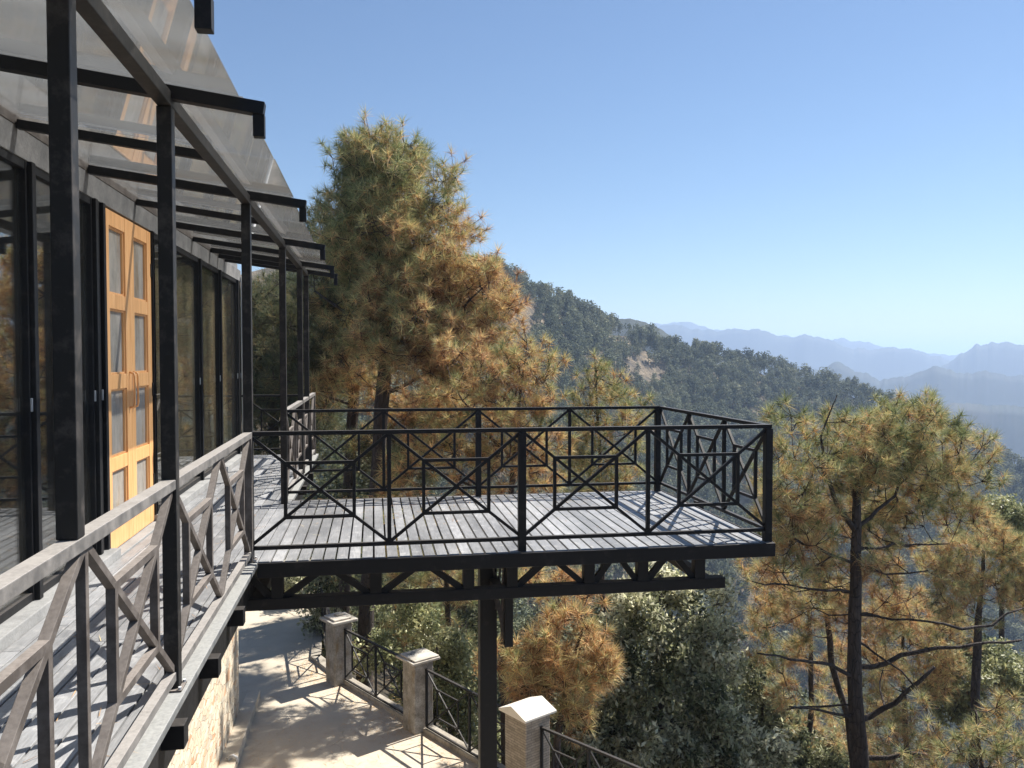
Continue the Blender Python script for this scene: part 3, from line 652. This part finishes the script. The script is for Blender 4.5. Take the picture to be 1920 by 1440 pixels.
def curve(p, q, rng, sag=0., n=4, wob=.08):
    L = float(np.linalg.norm(q-p)); out_ = [p]
    for i in range(1, n):
        t_ = i/n; m_ = p+(q-p)*t_; m_ = m_+rng.normal(0, wob*L*.5, 3)*math.sin(math.pi*t_); m_[2] -= sag*L*math.sin(math.pi*t_); out_.append(m_)
    return out_+[q]
def grow(name, label, y0, trunk, crown, limbs=(), kind='pine', mat='needle', cat='tree', group=None, seed=0, depth=1.6, L=.27, nn=62, wd=.0092,
         clump=.46, per=5, dens=1.0, age_tone=.5, age_tone_var=.2, tw=.16, base_z=None, minr=.012, leafr=.17, agefn=None, bare=()):
    """trunk: [(u,v,px_width)] in picture units, standing at depth y0; crown: [(u,v,r_px[,dy])] lobes; limbs: polylines [(u,v,px,dy)]"""
    rng = np.random.default_rng(seed)
    s = y0*1.0/F
    tp = [on_y(u, v, y0) for u, v, _ in trunk]; tr = [w_*s/2*.56 for *_, w_ in trunk]
    if base_z is None: base_z = float(hgt(tp[-1][0], tp[-1][1]))-.3
    if base_z < tp[-1][2]-.2:
        tp.append(np.array([tp[-1][0]+.05, tp[-1][1], base_z])); tr.append(tr[-1]*1.18)
    # densify trunk with slight wander
    pts = []; rad = []
    for a, b, ra, rb in zip(tp[:-1], tp[1:], tr[:-1], tr[1:]):
        n = max(2, int(np.linalg.norm(b-a)/.5))
        for i in range(n): pts.append(a+(b-a)*i/n+rng.normal(0, .015, 3)); rad.append((ra+(rb-ra)*i/n)*rng.uniform(.95, 1.06))
    pts.append(tp[-1]); rad.append(tr[-1])
    root = empty(name, tp[-1], label, cat, group)
    wood = MB(); wood.tube(pts, rad, 12)
    skel = [np.array(p) for p in pts]; srad = [r_ for r_ in rad]
    TP = np.array(pts)
    for lb in limbs:
        P = [on_y(u, v, y0+dy) for u, v, w_, dy in lb]; W = [w_*s/2*.55 for u, v, w_, dy in lb]; q = []; qr = []
        root_pt = TP[int(np.argmin(np.linalg.norm(TP-P[0]-np.array([0, 0, -.08]), axis=1)))]; P = [root_pt]+P; W = [W[0]*1.15]+W
        for a, b, ra, rb in zip(P[:-1], P[1:], W[:-1], W[1:]):
            m_ = max(2, int(np.linalg.norm(b-a)/.25))
            for i in range(m_): q.append(a+(b-a)*i/m_+rng.normal(0, .02, 3)); qr.append(ra+(rb-ra)*i/m_)
        q.append(P[-1]); qr.append(W[-1]); wood.tube(q, qr, 7)
        skel += q[1:]; srad += qr[1:]
    # clumps
    cl = []
    for c in crown:
        u, v, rp = c[:3]; dy = c[3] if len(c) > 3 else 0.; r_ = rp*s; cen = on_y(u, v, y0+dy)
        rd = max(r_, min(depth, r_*1.6))
        n = max(1, int(dens*5.2*(r_*r_*rd)/(clump**3)))
        o = unit(rng.normal(0, 1, (n, 3)))*(rng.uniform(0, 1, (n, 1))**.42); o[:, 1] *= rd/r_
        cl.append(cen+o*r_*.80)
    cl = np.concatenate(cl)
    if len(bare): cl = cl
    S = np.array(skel); SR = np.array(srad)
    axis_pt = np.array([tp[0][0], tp[0][1], 0]); order = np.argsort([np.min(np.linalg.norm(S-c, axis=1)) for c in cl])
    C = []; D = []; A = []
    for ci in order:
        c = cl[ci]; dd = np.linalg.norm(S-c, axis=1)+np.where(S[:, 2] > c[2]+.15, .9*(S[:, 2]-c[2]), 0)+np.where(SR > .2, .4, 0)*0
        k = int(np.argmin(dd)); L0 = float(dd[k]); r0 = min(SR[k]*.6, .010+.014*L0)
        cv = curve(S[k], c, rng, .10, max(2, int(L0/.35)+1)); rr_ = np.linspace(r0, minr*.8, len(cv)); wood.tube(cv, list(rr_), 4 if r0 < .02 else 5)
        S = np.concatenate([S, np.array(cv[1:])]); SR = np.concatenate([SR, rr_[1:]])
        out_ = unit((c-S[k])[None])[0]; out_[2] += .35; out_ = out_/np.linalg.norm(out_)
        m_ = max(2, int(rng.normal(per, per*.25)))
        d = unit(out_+rng.normal(0, .75, (m_, 3))); ln = clump*rng.uniform(.35, 1.0, (m_, 1)); e = c+d*ln
        dt = unit(d*.8+np.array([0, 0, .55])+rng.normal(0, .25, (m_, 3)))
        ag = age_tone if agefn is None else agefn(c)
        ca = rng.normal(ag, age_tone_var*.6)
        for q in range(m_):
            wood.tube([c, (c+e[q])/2+np.array([0, 0, -.03*clump]), e[q]], [minr*.7, minr*.5, minr*.35], 3)
        C.append(e); D.append(dt); A.append(np.clip(rng.normal(ca, age_tone_var*.5, m_), 0, 1))
    C = np.concatenate(C); D = np.concatenate(D); A = np.concatenate(A)
    wood.build('trunk', 'bark', root, smooth=True)
    if kind == 'pine': v, f, a = needles(C, D, L, nn, wd, A, rng)
    else: v, f, a = leaves(C, L, nn, A, rng, leafr)
    np_mesh('crown', v, f, mat, root, a)
    return root
G = 'pines close behind the platform'
# two tall pines left of centre
grow('pine_tree', 'tallest pine left of centre, orange needles below a greener top, rising high above the platform', 17.5,
     [(742, 240, 5), (738, 330, 12), (733, 480, 26), (735, 600, 42), (722, 700, 46), (712, 820, 48), (700, 1000, 50), (688, 1150, 52), (682, 1270, 54)],
     [(690, 300, 55), (755, 300, 52), (720, 290, 50), (660, 330, 60), (735, 350, 85), (640, 420, 55), (845, 345, 42, .3), (810, 400, 60), (700, 440, 95), (850, 440, 50), (800, 500, 85), (640, 500, 70, .5), (720, 540, 90),
      (860, 540, 65), (700, 650, 60, -.5), (770, 680, 55, -.6), (830, 720, 55, -.5), (650, 690, 50, .9), (700, 730, 45, 1.2), (620, 720, 45, 1), (760, 780, 50, 1.0), (690, 820, 45, 1.2), (920, 640, 45, -.6), (930, 560, 40, -.4), (910, 520, 48, -.5), (905, 585, 60, -.4), (800, 610, 85, -.4), (860, 650, 60, -.6), (650, 590, 60, .8), (700, 330, 60)],
     [[(735, 608, 20, 0), (650, 590, 12, .2), (590, 545, 6, .3)], [(728, 650, 22, 0), (800, 630, 15, -.3), (860, 590, 9, -.5), (905, 540, 5, -.6)], [(720, 740, 15, 0), (800, 700, 9, -.6), (860, 660, 5, -.8)],
      [(735, 500, 14, 0), (800, 440, 8, .2), (845, 360, 4, .3)], [(735, 560, 14, 0), (690, 500, 8, .6), (640, 430, 4, .6)]],
     seed=1, depth=1.9, age_tone=.62, agefn=lambda c: float(np.clip(.32+.075*(5.6-c[2])+.13*(c[0]-.6), .06, .74)), group=G, nn=50)
grow('pine_tree', 'shadowed pine with the straight dark trunk behind the far walkway railing', 19.0,
     [(640, 360, 5), (648, 450, 14), (658, 600, 32), (664, 700, 36), (660, 800, 38), (652, 950, 38), (643, 1150, 40)],
     [(620, 400, 45), (640, 470, 60), (605, 470, 35), (610, 560, 60), (560, 600, 60, 1), (625, 650, 60), (520, 640, 60, 1.2), (500, 560, 45, 1), (560, 700, 60), (620, 760, 50, .5), (590, 450, 30), (810, 790, 60, 0), (760, 840, 60, 0), (850, 740, 60, 0), (740, 890, 50, 0), (700, 850, 55, -.6), (790, 880, 45, .2), (690, 930, 40, 0)],
     [[(660, 620, 14, 0), (600, 640, 9, .5), (530, 610, 5, 1)], [(662, 760, 12, 0), (600, 740, 7, .3), (540, 700, 5, .8)]],
     seed=2, depth=1.8, age_tone=.38, mat='needle_dark', group=G, nn=42, dens=.8)
grow('pine_tree', 'orange needled pine with a rounded top rising behind the middle of the platform', 14.5,
     [(985, 650, 5), (975, 760, 12), (960, 900, 20), (950, 1050, 26), (945, 1200, 30)],
     [(1000, 670, 48), (960, 690, 50), (1030, 700, 40), (900, 700, 55), (850, 690, 50, .4), (1000, 760, 62), (930, 770, 60), (860, 770, 60, .4), (1010, 840, 58), (940, 860, 60), (850, 850, 65, .3), (770, 860, 55, .6), (1000, 900, 50), (900, 930, 55), (760, 920, 45, .8),
      (800, 740, 40, .9), (980, 1080, 40, -.4), (1060, 1090, 38, -.6)],
     [[(965, 860, 14, 0), (900, 800, 8, .2), (850, 720, 5, .4)], [(958, 950, 14, 0), (860, 900, 9, .3), (780, 870, 5, .6)], [(962, 900, 12, 0), (1010, 820, 7, 0), (1030, 740, 4, 0)]],
     seed=3, depth=1.5, age_tone=.62, age_tone_var=.25, group=G, L=.22)
grow('pine_tree', 'slim yellow-green young pine behind the right half of the platform', 17,
     [(1118, 680, 4), (1122, 780, 10), (1128, 900, 15), (1130, 1050, 18)],
     [(1125, 705, 30), (1110, 745, 38), (1150, 750, 36), (1100, 800, 42), (1160, 810, 42), (1125, 860, 50), (1180, 870, 32), (1090, 880, 40), (1150, 930, 50), (1090, 960, 45), (1200, 750, 22)],
     seed=4, depth=1.0, age_tone=.34, group=G, L=.24)
grow('pine_tree', 'small bright orange pine standing below the platform beside the nearest pillar', 11.5,
     [(1100, 1150, 5), (1075, 1230, 12), (1055, 1320, 22), (1040, 1440, 30)],
     [(1080, 1190, 46), (1110, 1225, 48), (1030, 1200, 36), (1040, 1260, 56), (980, 1260, 45), (1100, 1280, 45), (1000, 1310, 48), (1060, 1320, 40), (950, 1240, 28, .3), (1060, 1120, 40, .5), (1110, 1110, 32, .5), (1010, 1110, 30, .6)],
     [[(1060, 1300, 10, 0), (1000, 1280, 6, 0), (960, 1250, 4, 0)]],
     seed=5, depth=.9, age_tone=.74, age_tone_var=.18, group=G, L=.22, clump=.34)
# right hand pines
GRR = 'pines on the steep slope at the right'
grow('pine_tree', 'large dark trunked pine with long bare lower limbs at the right', 14,
     [(1632, 780, 4), (1622, 850, 9), (1610, 905, 20), (1606, 955, 32), (1604, 1040, 38), (1602, 1150, 46), (1603, 1300, 54), (1612, 1400, 60), (1616, 1450, 62)],
     [(1735, 780, 50, .4), (1720, 820, 50, 0), (1650, 850, 50, .3), (1580, 900, 45, .2), (1640, 910, 45, .6), (1550, 960, 45, .6), (1740, 920, 50, .3), (1460, 960, 45, .3), (1440, 900, 40, .4), (1530, 1040, 45, .3), (1450, 1080, 40, .5), (1620, 1000, 50, 1.0), (1580, 1160, 45, 1.1), (1660, 1060, 40, -.3), (1530, 830, 36, .2), (1690, 800, 50, .3), (1770, 830, 48, .6), (1640, 810, 45), (1590, 810, 45), (1560, 850, 40, -.3), (1610, 870, 55), (1690, 870, 60, .3), (1760, 890, 55, .7), (1815, 840, 36, 1), (1835, 870, 36, 1), (1800, 900, 45, 1),
      (1480, 800, 34, -.6), (1470, 850, 36, -.6), (1500, 880, 38, -.5), (1470, 930, 40, -.6), (1530, 930, 45, -.2), (1500, 990, 48, -.4), (1560, 1000, 45, .5), (1480, 1050, 45, -.2), (1560, 1080, 50, 1), (1650, 950, 50, .8), (1720, 960, 55, .8), (1790, 960, 50, 1.0),
      (1680, 1030, 45, 1.2), (1670, 1110, 45, 1.2), (1700, 1170, 45, 1.3), (1640, 1240, 40, 1.4), (1500, 1130, 45, .8), (1450, 1000, 35, -.4)],
     [[(1604, 990, 24, 0), (1570, 950, 18, -.1), (1545, 880, 14, -.2), (1540, 820, 8, -.2), (1570, 740, 3, -.3)], [(1606, 960, 18, 0), (1595, 900, 12, .1), (1625, 880, 6, .2)], [(1608, 950, 16, 0), (1650, 870, 12, .3), (1670, 800, 6, .4)],
      [(1610, 985, 16, 0), (1680, 930, 11, .3), (1700, 870, 5, .5)], [(1600, 1060, 12, 0), (1520, 1020, 10, -.3), (1490, 1010, 8, -.4)], [(1606, 1030, 12, 0), (1700, 1020, 9, .3), (1780, 1020, 4, .5)],
      [(1600, 1110, 12, 0), (1500, 1100, 8, -.2), (1410, 1090, 4, -.4)], [(1598, 1270, 16, 0), (1540, 1240, 12, -.3), (1480, 1235, 9, -.5), (1420, 1225, 6, -.7)], [(1630, 1250, 20, 0), (1720, 1220, 16, -.5), (1800, 1212, 12, -.8), (1915, 1200, 8, -1.1)],
      [(1628, 1345, 22, 0), (1700, 1300, 17, -.4), (1752, 1250, 12, -.7)], [(1598, 1345, 12, 0), (1540, 1330, 9, -.2), (1480, 1325, 6, -.4)], [(1630, 1425, 20, 0), (1700, 1412, 17, -.3), (1740, 1415, 8, -.4)],
      [(1622, 1210, 9, 0), (1690, 1260, 7, -.7), (1760, 1330, 4, -1.)], [(1600, 1320, 8, 0), (1540, 1325, 8, .1), (1475, 1330, 5, .2)], [(1606, 1060, 8, 0), (1660, 1075, 7, -.3), (1740, 1070, 5, -.5)],
      [(1625, 1150, 9, 0), (1660, 1160, 6, -.3)], [(1740, 1165, 8, -.9), (1800, 1178, 12, -.9), (1860, 1170, 9, -1), (1920, 1140, 6, -1.1)]],
     seed=6, depth=1.4, age_tone=.42, age_tone_var=.25, agefn=lambda c: float(np.clip(.24+.11*(.6-c[2]), .18, .60)), group=GRR, nn=60, L=.25, dens=1.35)
grow('pine_tree', 'thin leaning pine just left of the large right hand trunk', 16,
     [(1540, 1050, 12), (1550, 1150, 20), (1560, 1240, 22), (1590, 1340, 24), (1600, 1440, 26)],
     [(1480, 1110, 40), (1540, 1130, 45), (1520, 1190, 42), (1450, 1170, 40), (1430, 1110, 36), (1590, 1110, 40, .6), (1400, 1060, 36), (1440, 1250, 34), (1480, 1290, 34), (1560, 1340, 34), (1500, 1230, 34)],
     seed=7, depth=1.3, age_tone=.55, group=GRR, dens=.7)
grow('pine_tree', 'slim dark pine stem standing between the oak and the large right hand trunk', 18,
     [(1518, 1090, 8), (1520, 1200, 16), (1522, 1320, 20), (1512, 1440, 24)],
     [(1520, 1120, 40), (1470, 1330, 36), (1560, 1280, 36), (1500, 1230, 34), (1450, 1290, 40), (1540, 1380, 40), (1590, 1400, 40, .5), (1420, 1190, 40)],
     seed=8, depth=1.5, age_tone=.5, group=GRR, dens=.7, mat='needle')
grow('pine_tree', 'broad pine crown leaning in from the right edge with a forked dark stem', 19,
     [(1845, 1030, 10), (1838, 1120, 18), (1835, 1200, 28), (1828, 1300, 32)],
     [(1850, 1020, 50), (1790, 1030, 45), (1900, 1040, 50), (1760, 1080, 45), (1830, 1090, 50), (1895, 1110, 50), (1930, 1060, 50), (1760, 1120, 36), (1950, 1150, 50), (1810, 1150, 40)],
     seed=9, depth=1.6, age_tone=.48, group=GRR, L=.27)
grow('pine_tree', 'pale yellow pine top low in the bottom right corner', 12.5,
     [(1830, 1330, 6), (1840, 1440, 16)],
     [(1810, 1350, 38), (1850, 1380, 45), (1770, 1390, 40), (1890, 1410, 40), (1820, 1430, 45), (1740, 1430, 36), (1760, 1345, 24), (1920, 1370, 40), (1890, 1330, 36), (1700, 1400, 30)],
     seed=10, depth=.9, age_tone=.36, age_tone_var=.15, group=GRR, L=.24)
grow('pine_tree', 'golden pine behind the large right hand trunk, filling the gap below its limbs', 21,
     [(1690, 1150, 8), (1695, 1300, 18), (1700, 1440, 22)],
     [(1690, 1140, 45), (1650, 1180, 40), (1720, 1200, 45), (1670, 1260, 45), (1740, 1280, 45), (1690, 1340, 45), (1640, 1370, 40), (1660, 1430, 45), (1780, 1180, 45), (1770, 1240, 40), (1620, 1290, 40), (1730, 1400, 45), (1580, 1230, 40), (1560, 1400, 45, 1), (1800, 1320, 40, 1), (1500, 1380, 40, 1), (1860, 1280, 40, 1)],
     seed=12, depth=1.8, age_tone=.56, group=GRR, L=.27, nn=40, wd=.011)
grow('pine_tree', 'dense dark green pine seen through the posts at the far end of the walkway', 25,
     [(520, 480, 5), (518, 600, 20), (515, 760, 30), (512, 950, 36)],
     [(520, 560, 50), (480, 600, 50), (560, 600, 55), (520, 650, 60), (590, 650, 50), (470, 680, 55), (540, 710, 60), (600, 720, 50), (490, 760, 55), (560, 780, 55), (610, 790, 45), (500, 830, 45), (570, 850, 45)],
     seed=14, depth=2.6, age_tone=.3, mat='needle_dark', group=G, L=.30, nn=46, clump=.55, dens=1.3, wd=.012)
grow('pine_tree', 'dim pine foliage seen under the platform beside the truss', 20,
     [(835, 1000, 14), (840, 1150, 20), (845, 1300, 24)],
     [(780, 1080, 50), (850, 1100, 50), (760, 1180, 50), (820, 1190, 50), (860, 1250, 40), (740, 1010, 45), (820, 1000, 50), (540, 1110, 40, 1), (600, 1100, 40, 1)],
     seed=13, depth=1.6, age_tone=.42, group=G, dens=.7, L=.27)
# broadleaf
GO = 'broadleaf trees below the platform'
grow('oak_tree', 'glossy leaved dark oak below the right half of the platform', 13.5,
     [(1240, 1080, 8), (1235, 1200, 18), (1240, 1320, 26), (1245, 1440, 34)],
     [(1240, 1120, 62), (1290, 1130, 55), (1200, 1150, 50), (1330, 1110, 38), (1170, 1190, 45), (1250, 1200, 60), (1310, 1190, 50), (1170, 1260, 55), (1290, 1270, 62), (1330, 1310, 50), (1210, 1310, 65), (1130, 1310, 55), (1350, 1370, 55), (1270, 1370, 70), (1180, 1390, 70), (1100, 1390, 50), (1330, 1430, 60), (1240, 1440, 70), (1120, 1440, 60), (1400, 1420, 50), (1370, 1280, 35), (1080, 1360, 45), (1060, 1430, 50), (1430, 1400, 36), (1350, 1180, 36)],
     kind='leaf', mat='leaf', seed=20, depth=1.3, L=.115, nn=34, clump=.36, per=7, age_tone=.6, age_tone_var=.45, group=GO, leafr=.18, dens=.42)
grow('oak_tree', 'sunlit olive green bush behind the terrace fence and the platform column', 16,
     [(820, 1200, 8), (815, 1320, 16), (815, 1400, 20)],
     [(790, 1170, 42), (840, 1220, 42), (800, 1250, 45), (860, 1280, 40), (730, 1210, 34), (880, 1330, 40), (830, 1330, 45), (780, 1310, 40), (700, 1250, 30), (900, 1390, 40), (760, 1150, 30)],
     kind='leaf', mat='leaf_pale', seed=21, depth=1.2, L=.11, nn=30, clump=.36, age_tone=.5, age_tone_var=.25, group=GO, dens=.8)
grow('oak_tree', 'pale silvery leaved tree top at the right edge behind the pines', 24,
     [(1880, 940, 8), (1880, 1040, 14), (1878, 1200, 20)],
     [(1870, 960, 32), (1900, 970, 34), (1860, 990, 30), (1890, 1010, 36), (1925, 1000, 30), (1850, 1240, 45, -2), (1900, 1270, 45, -2), (1790, 1260, 45, -2), (1800, 1320, 45, -2)],
     kind='leaf', mat='leaf_pale', seed=22, depth=1.5, L=.14, nn=30, clump=.42, age_tone=.45, group=GO, dens=.8)
grow('oak_tree', 'shady broadleaf tree low between the oak and the large right hand pine', 18,
     [(1430, 1290, 8), (1425, 1440, 20)],
     [(1420, 1330, 50), (1460, 1390, 50), (1400, 1400, 50), (1480, 1440, 50), (1420, 1450, 50), (1540, 1430, 45), (1390, 1260, 34)],
     kind='leaf', mat='leaf', seed=23, depth=1.4, L=.13, nn=30, clump=.4, age_tone=.3, group=GO, dens=.8)
grow('oak_tree', 'dark bush standing beside the shaded path behind the far pillar', 17.5,
     [(600, 1130, 6), (603, 1200, 12)],
     [(610, 1160, 30), (600, 1200, 26), (615, 1230, 26), (600, 1110, 32), (530, 1095, 30, 3), (570, 1090, 30, 2)],
     kind='leaf', mat='leaf', seed=24, depth=.6, L=.10, nn=28, clump=.3, age_tone=.45, group=GO, dens=.8)

# ------------------------------------------------------------------ slope and hillside trees
def crown_arrays(rng, n, conif, hh=1.0):
    """unit-height tree: crown of leaf-clump faces with lumps, plus trunk"""
    nb = 9 if not conif else 12; cen = []; rad = []
    for i in range(nb):
        if conif: h_ = .28+.66*(i+.5)/nb; r_ = .20*(1-((h_-.28)/.8))+.05; a = rng.uniform(0, 6.28); cen.append([math.cos(a)*r_*.7, math.sin(a)*r_*.7, h_]); rad.append(r_*.75+.03)
        else: a = rng.uniform(0, 6.28); q = rng.uniform(.05, .24); cen.append([math.cos(a)*q, math.sin(a)*q, rng.uniform(.42, .86)-q*.5]); rad.append(rng.uniform(.11, .19))
    cen = np.array(cen); rad = np.array(rad); k = rng.integers(0, nb, n); o = unit(rng.normal(0, 1, (n, 3))); p = cen[k]+o*(rad[k]*rng.uniform(.75, 1.08, n))[:, None]
    nrm = unit(o+rng.normal(0, .55, (n, 3))); t1 = unit(np.cross(nrm, rng.normal(0, 1, (n, 3)))); t2 = np.cross(nrm, t1); sz = rng.uniform(.018, .040, (n, 1))*hh
    v = np.stack([p-t1*sz, p+t2*sz*.7, p+t1*sz, p-t2*sz*.8+nrm*sz*.3], 1).reshape(-1, 3); f = np.arange(n*4).reshape(-1, 4)
    m_ = 4; tv = []; 
    for z, r_ in ((-.08, .022), (.75, .008)):
        for j in range(m_): tv.append([r_*math.cos(j*1.571), r_*math.sin(j*1.571), z])
    tf = [[j, (j+1) % 4, 4+(j+1) % 4, 4+j] for j in range(4)]
    return v, f, np.array(tv), np.array(tf)
bpyo = bpy.data.objects
def far_mesh(name, rng, n, conif):
    v, f, tv, tf = crown_arrays(rng, n, conif); vs = np.concatenate([v, tv]); fs = np.concatenate([f, tf+len(v)])
    o = np_mesh(name, vs, fs, 'far_leaf', age_tone=np.concatenate([np.full(len(f), .35)+rng.normal(0, .1, len(f)), np.full(len(tf), .9)])); return o
rf_ = np.random.default_rng(77)
protos = []
for k in range(8):
    o = far_mesh('pine_tree' if k >= 5 else 'broadleaf_tree', rf_, 520, k >= 5); protos.append(o)
pv_, pf_ = [], []
for o in protos:
    me = o.data; a = np.zeros(len(me.vertices)*3, np.float32); me.vertices.foreach_get('co', a); pv_.append(a.reshape(-1, 3)); pf_.append(len(me.polygons))
# scatter positions over the hillside in world space
PATCH = [(985, 585, 36), (1010, 610, 30), (1035, 575, 14), (965, 620, 40), (1165, 640, 34), (1215, 668, 22), (1245, 690, 18), (1200, 700, 40), (1095, 715, 26), (1230, 712, 30), (1060, 640, 14), (975, 640, 30), (1000, 545, 16), (1050, 605, 16), (1130, 700, 20), (1180, 690, 24), (1300, 720, 9), (1265, 735, 12)]
cand = []
while len(cand) < 11000:
    u_ = rf_.uniform(560, 2010); th_ = math.atan((u_-960)/F)+YAW; D_ = float(interp(u_, RIDGE_D)); q = rf_.uniform(0, 1)
    r_ = math.sqrt(115**2+q*((D_+12)**2-115**2)); x_, y_ = r_*math.sin(th_), r_*math.cos(th_)
    cand.append((x_, y_, r_))
cand = np.array(cand); cz = hgt(cand[:, 0], cand[:, 1])
rel = np.stack([cand[:, 0], cand[:, 1], cz-H], 1); wq = rel@fw; cu = 960+F*(rel@rt)/wq; cv_ = 720-F*(rel@up)/wq
keep = np.ones(len(cand), bool)
for (a, b, r_) in PATCH: keep &= ~(((cu-a)**2+((cv_-b-4)*1.4)**2 < (r_*.80)**2) & (rf_.uniform(0, 1, len(cand)) < .93))
cand = cand[keep]; cz = cz[keep]; cu = cu[keep]; cv_ = cv_[keep]
hts = rf_.uniform(4.6, 8.6, len(cand))*np.where(rf_.uniform(0, 1, len(cand)) < .12, 1.35, 1)*1.0
kinds = rf_.integers(0, 8, len(cand)); size_px = hts/cand[:, 2]
vis = (cu > 955) & (cu < 1920) & (cv_ < 960) & (cv_ > 0)
score = np.where(vis, size_px, -1); top = np.argsort(-score)[:290]; sel = np.zeros(len(cand), bool); sel[top] = True
first = [True]*8
for q in np.nonzero(sel)[0]:
    k = int(kinds[q]); o = protos[k] if first[k] else protos[k].copy()
    if not first[k]: col.objects.link(o)
    first[k] = False
    o.location = (cand[q, 0], cand[q, 1], cz[q]); h_ = hts[q]; wf = rf_.uniform(.9, 1.25); o.scale = (h_*wf, h_*wf, h_); o.rotation_euler = (0, 0, rf_.uniform(0, 6.28))
    if k >= 5: tag(o, 'slender hazy conifer among the forest on the hillside across the ravine', 'tree', 'conifers on the hillside across the ravine')
    else: tag(o, 'rounded grey-green tree in the forest on the hillside across the ravine', 'tree', 'round trees on the hillside across the ravine')
V_, F_, A_ = [], [], []; off = 0
lo = []
for k in range(8):
    r2 = np.random.default_rng(500+k); v, f, tv, tf = crown_arrays(r2, 240, k >= 5, 1.35); vs = np.concatenate([v, tv]); fs = np.concatenate([f, tf+len(v)]); lo.append((vs, fs))
for q in np.nonzero(~sel)[0]:
    vs, fs = lo[int(kinds[q])]; a = rf_.uniform(0, 6.28); c_, s_ = math.cos(a), math.sin(a); h_ = hts[q]; wf = rf_.uniform(.9, 1.25)
    x_ = (vs[:, 0]*c_-vs[:, 1]*s_)*h_*wf+cand[q, 0]; y_ = (vs[:, 0]*s_+vs[:, 1]*c_)*h_*wf+cand[q, 1]
    V_.append(np.stack([x_, y_, vs[:, 2]*h_+cz[q]], 1)); F_.append(fs+off); off += len(vs); A_.append(np.full(len(fs), .35+rf_.normal(0, .12)))
tag(np_mesh('forest', np.concatenate(V_), np.concatenate(F_), 'far_leaf', age_tone=np.concatenate(A_)), 'dense grey-green forest covering the far side of the ravine', 'forest', kind='stuff')

# trees on our own slope, further down: copies of two kinds with trunk and crown
def slope_proto(name, seed, conif):
    rng = np.random.default_rng(seed); root = empty(name, (0, 0, 0)); v, f, tv, tf = crown_arrays(rng, 5200, conif); 
    # smaller leaf clumps for the nearer trees
    cen = v.reshape(-1, 4, 3).mean(1, keepdims=True); v = (cen+(v.reshape(-1, 4, 3)-cen)*.36).reshape(-1, 3)
    np_mesh('crown', v, f, 'far_leaf' if not conif else 'needle_dark', root, np.clip(rng.normal(.4, .15, len(f)), 0, 1))
    mb = MB(); mb.tube([(0, 0, -.1), (.01, 0, .3), (-.01, .01, .6), (0, 0, .88)], [.026, .02, .012, .004], 7)
    for i_ in range(14):
        a = rng.uniform(0, 6.28); z = rng.uniform(.3, .8); l_ = rng.uniform(.12, .26)*(1.1-z*.6); mb.tube([(0, 0, z), (math.cos(a)*l_*.5, math.sin(a)*l_*.5, z+.03), (math.cos(a)*l_, math.sin(a)*l_, z+.09)], [.008, .005, .002], 4)
    mb.build('trunk', 'bark', root, smooth=True); return root
sp = [slope_proto('broadleaf_tree', 31, False), slope_proto('pine_tree', 32, True), slope_proto('broadleaf_tree', 33, False)]
used = [False]*3
def copy_tree(o):
    c = o.copy(); col.objects.link(c)
    for ch in o.children: d = ch.copy(); col.objects.link(d); d.parent = c
    return c
rs = np.random.default_rng(99); cnt = 0; placed = []
while cnt < 120:
    u_ = rs.uniform(500, 1980); y_ = rs.uniform(24, 85); p = on_y(u_, 900, y_); x_ = p[0]
    s_ = (x_-.7)*.87+(y_-12.7)*.49
    if s_ < 7: continue
    if any((x_-a)**2+(y_-b)**2 < 9 for a, b in placed): continue
    placed.append((x_, y_)); z_ = float(hgt(x_, y_)); k = int(rs.integers(0, 3)); h_ = rs.uniform(6, 9.5)
    # never taller than the ravine lets us see across
    topv = 720-F*((np.array([x_, y_, z_+h_-H])@up)/(np.array([x_, y_, z_+h_-H])@fw))
    lim = 980 if u_ > 1180 else 820
    if topv < lim: h_ *= .6; topv2 = 720-F*((np.array([x_, y_, z_+h_-H])@up)/(np.array([x_, y_, z_+h_-H])@fw))
    if topv < lim and topv2 < lim: cnt += 1; continue
    o = copy_tree(sp[k]) if used[k] else sp[k]; used[k] = True
    o.location = (x_, y_, z_); o.scale = (h_*1.05, h_*1.05, h_); o.rotation_euler = (0, 0, rs.uniform(0, 6.28)); cnt += 1
    tag(o, 'dark conifer half hidden on the slope below the nearer pines' if k == 1 else 'grey-green broadleaf tree half hidden on the slope below the nearer pines', 'tree', 'conifers on the slope below' if k == 1 else 'broadleaf trees on the slope below')
scene.cycles.max_bounces = 8; scene.cycles.transparent_max_bounces = 12; scene.cycles.volume_bounces = 1
scene.cycles.use_denoising = True
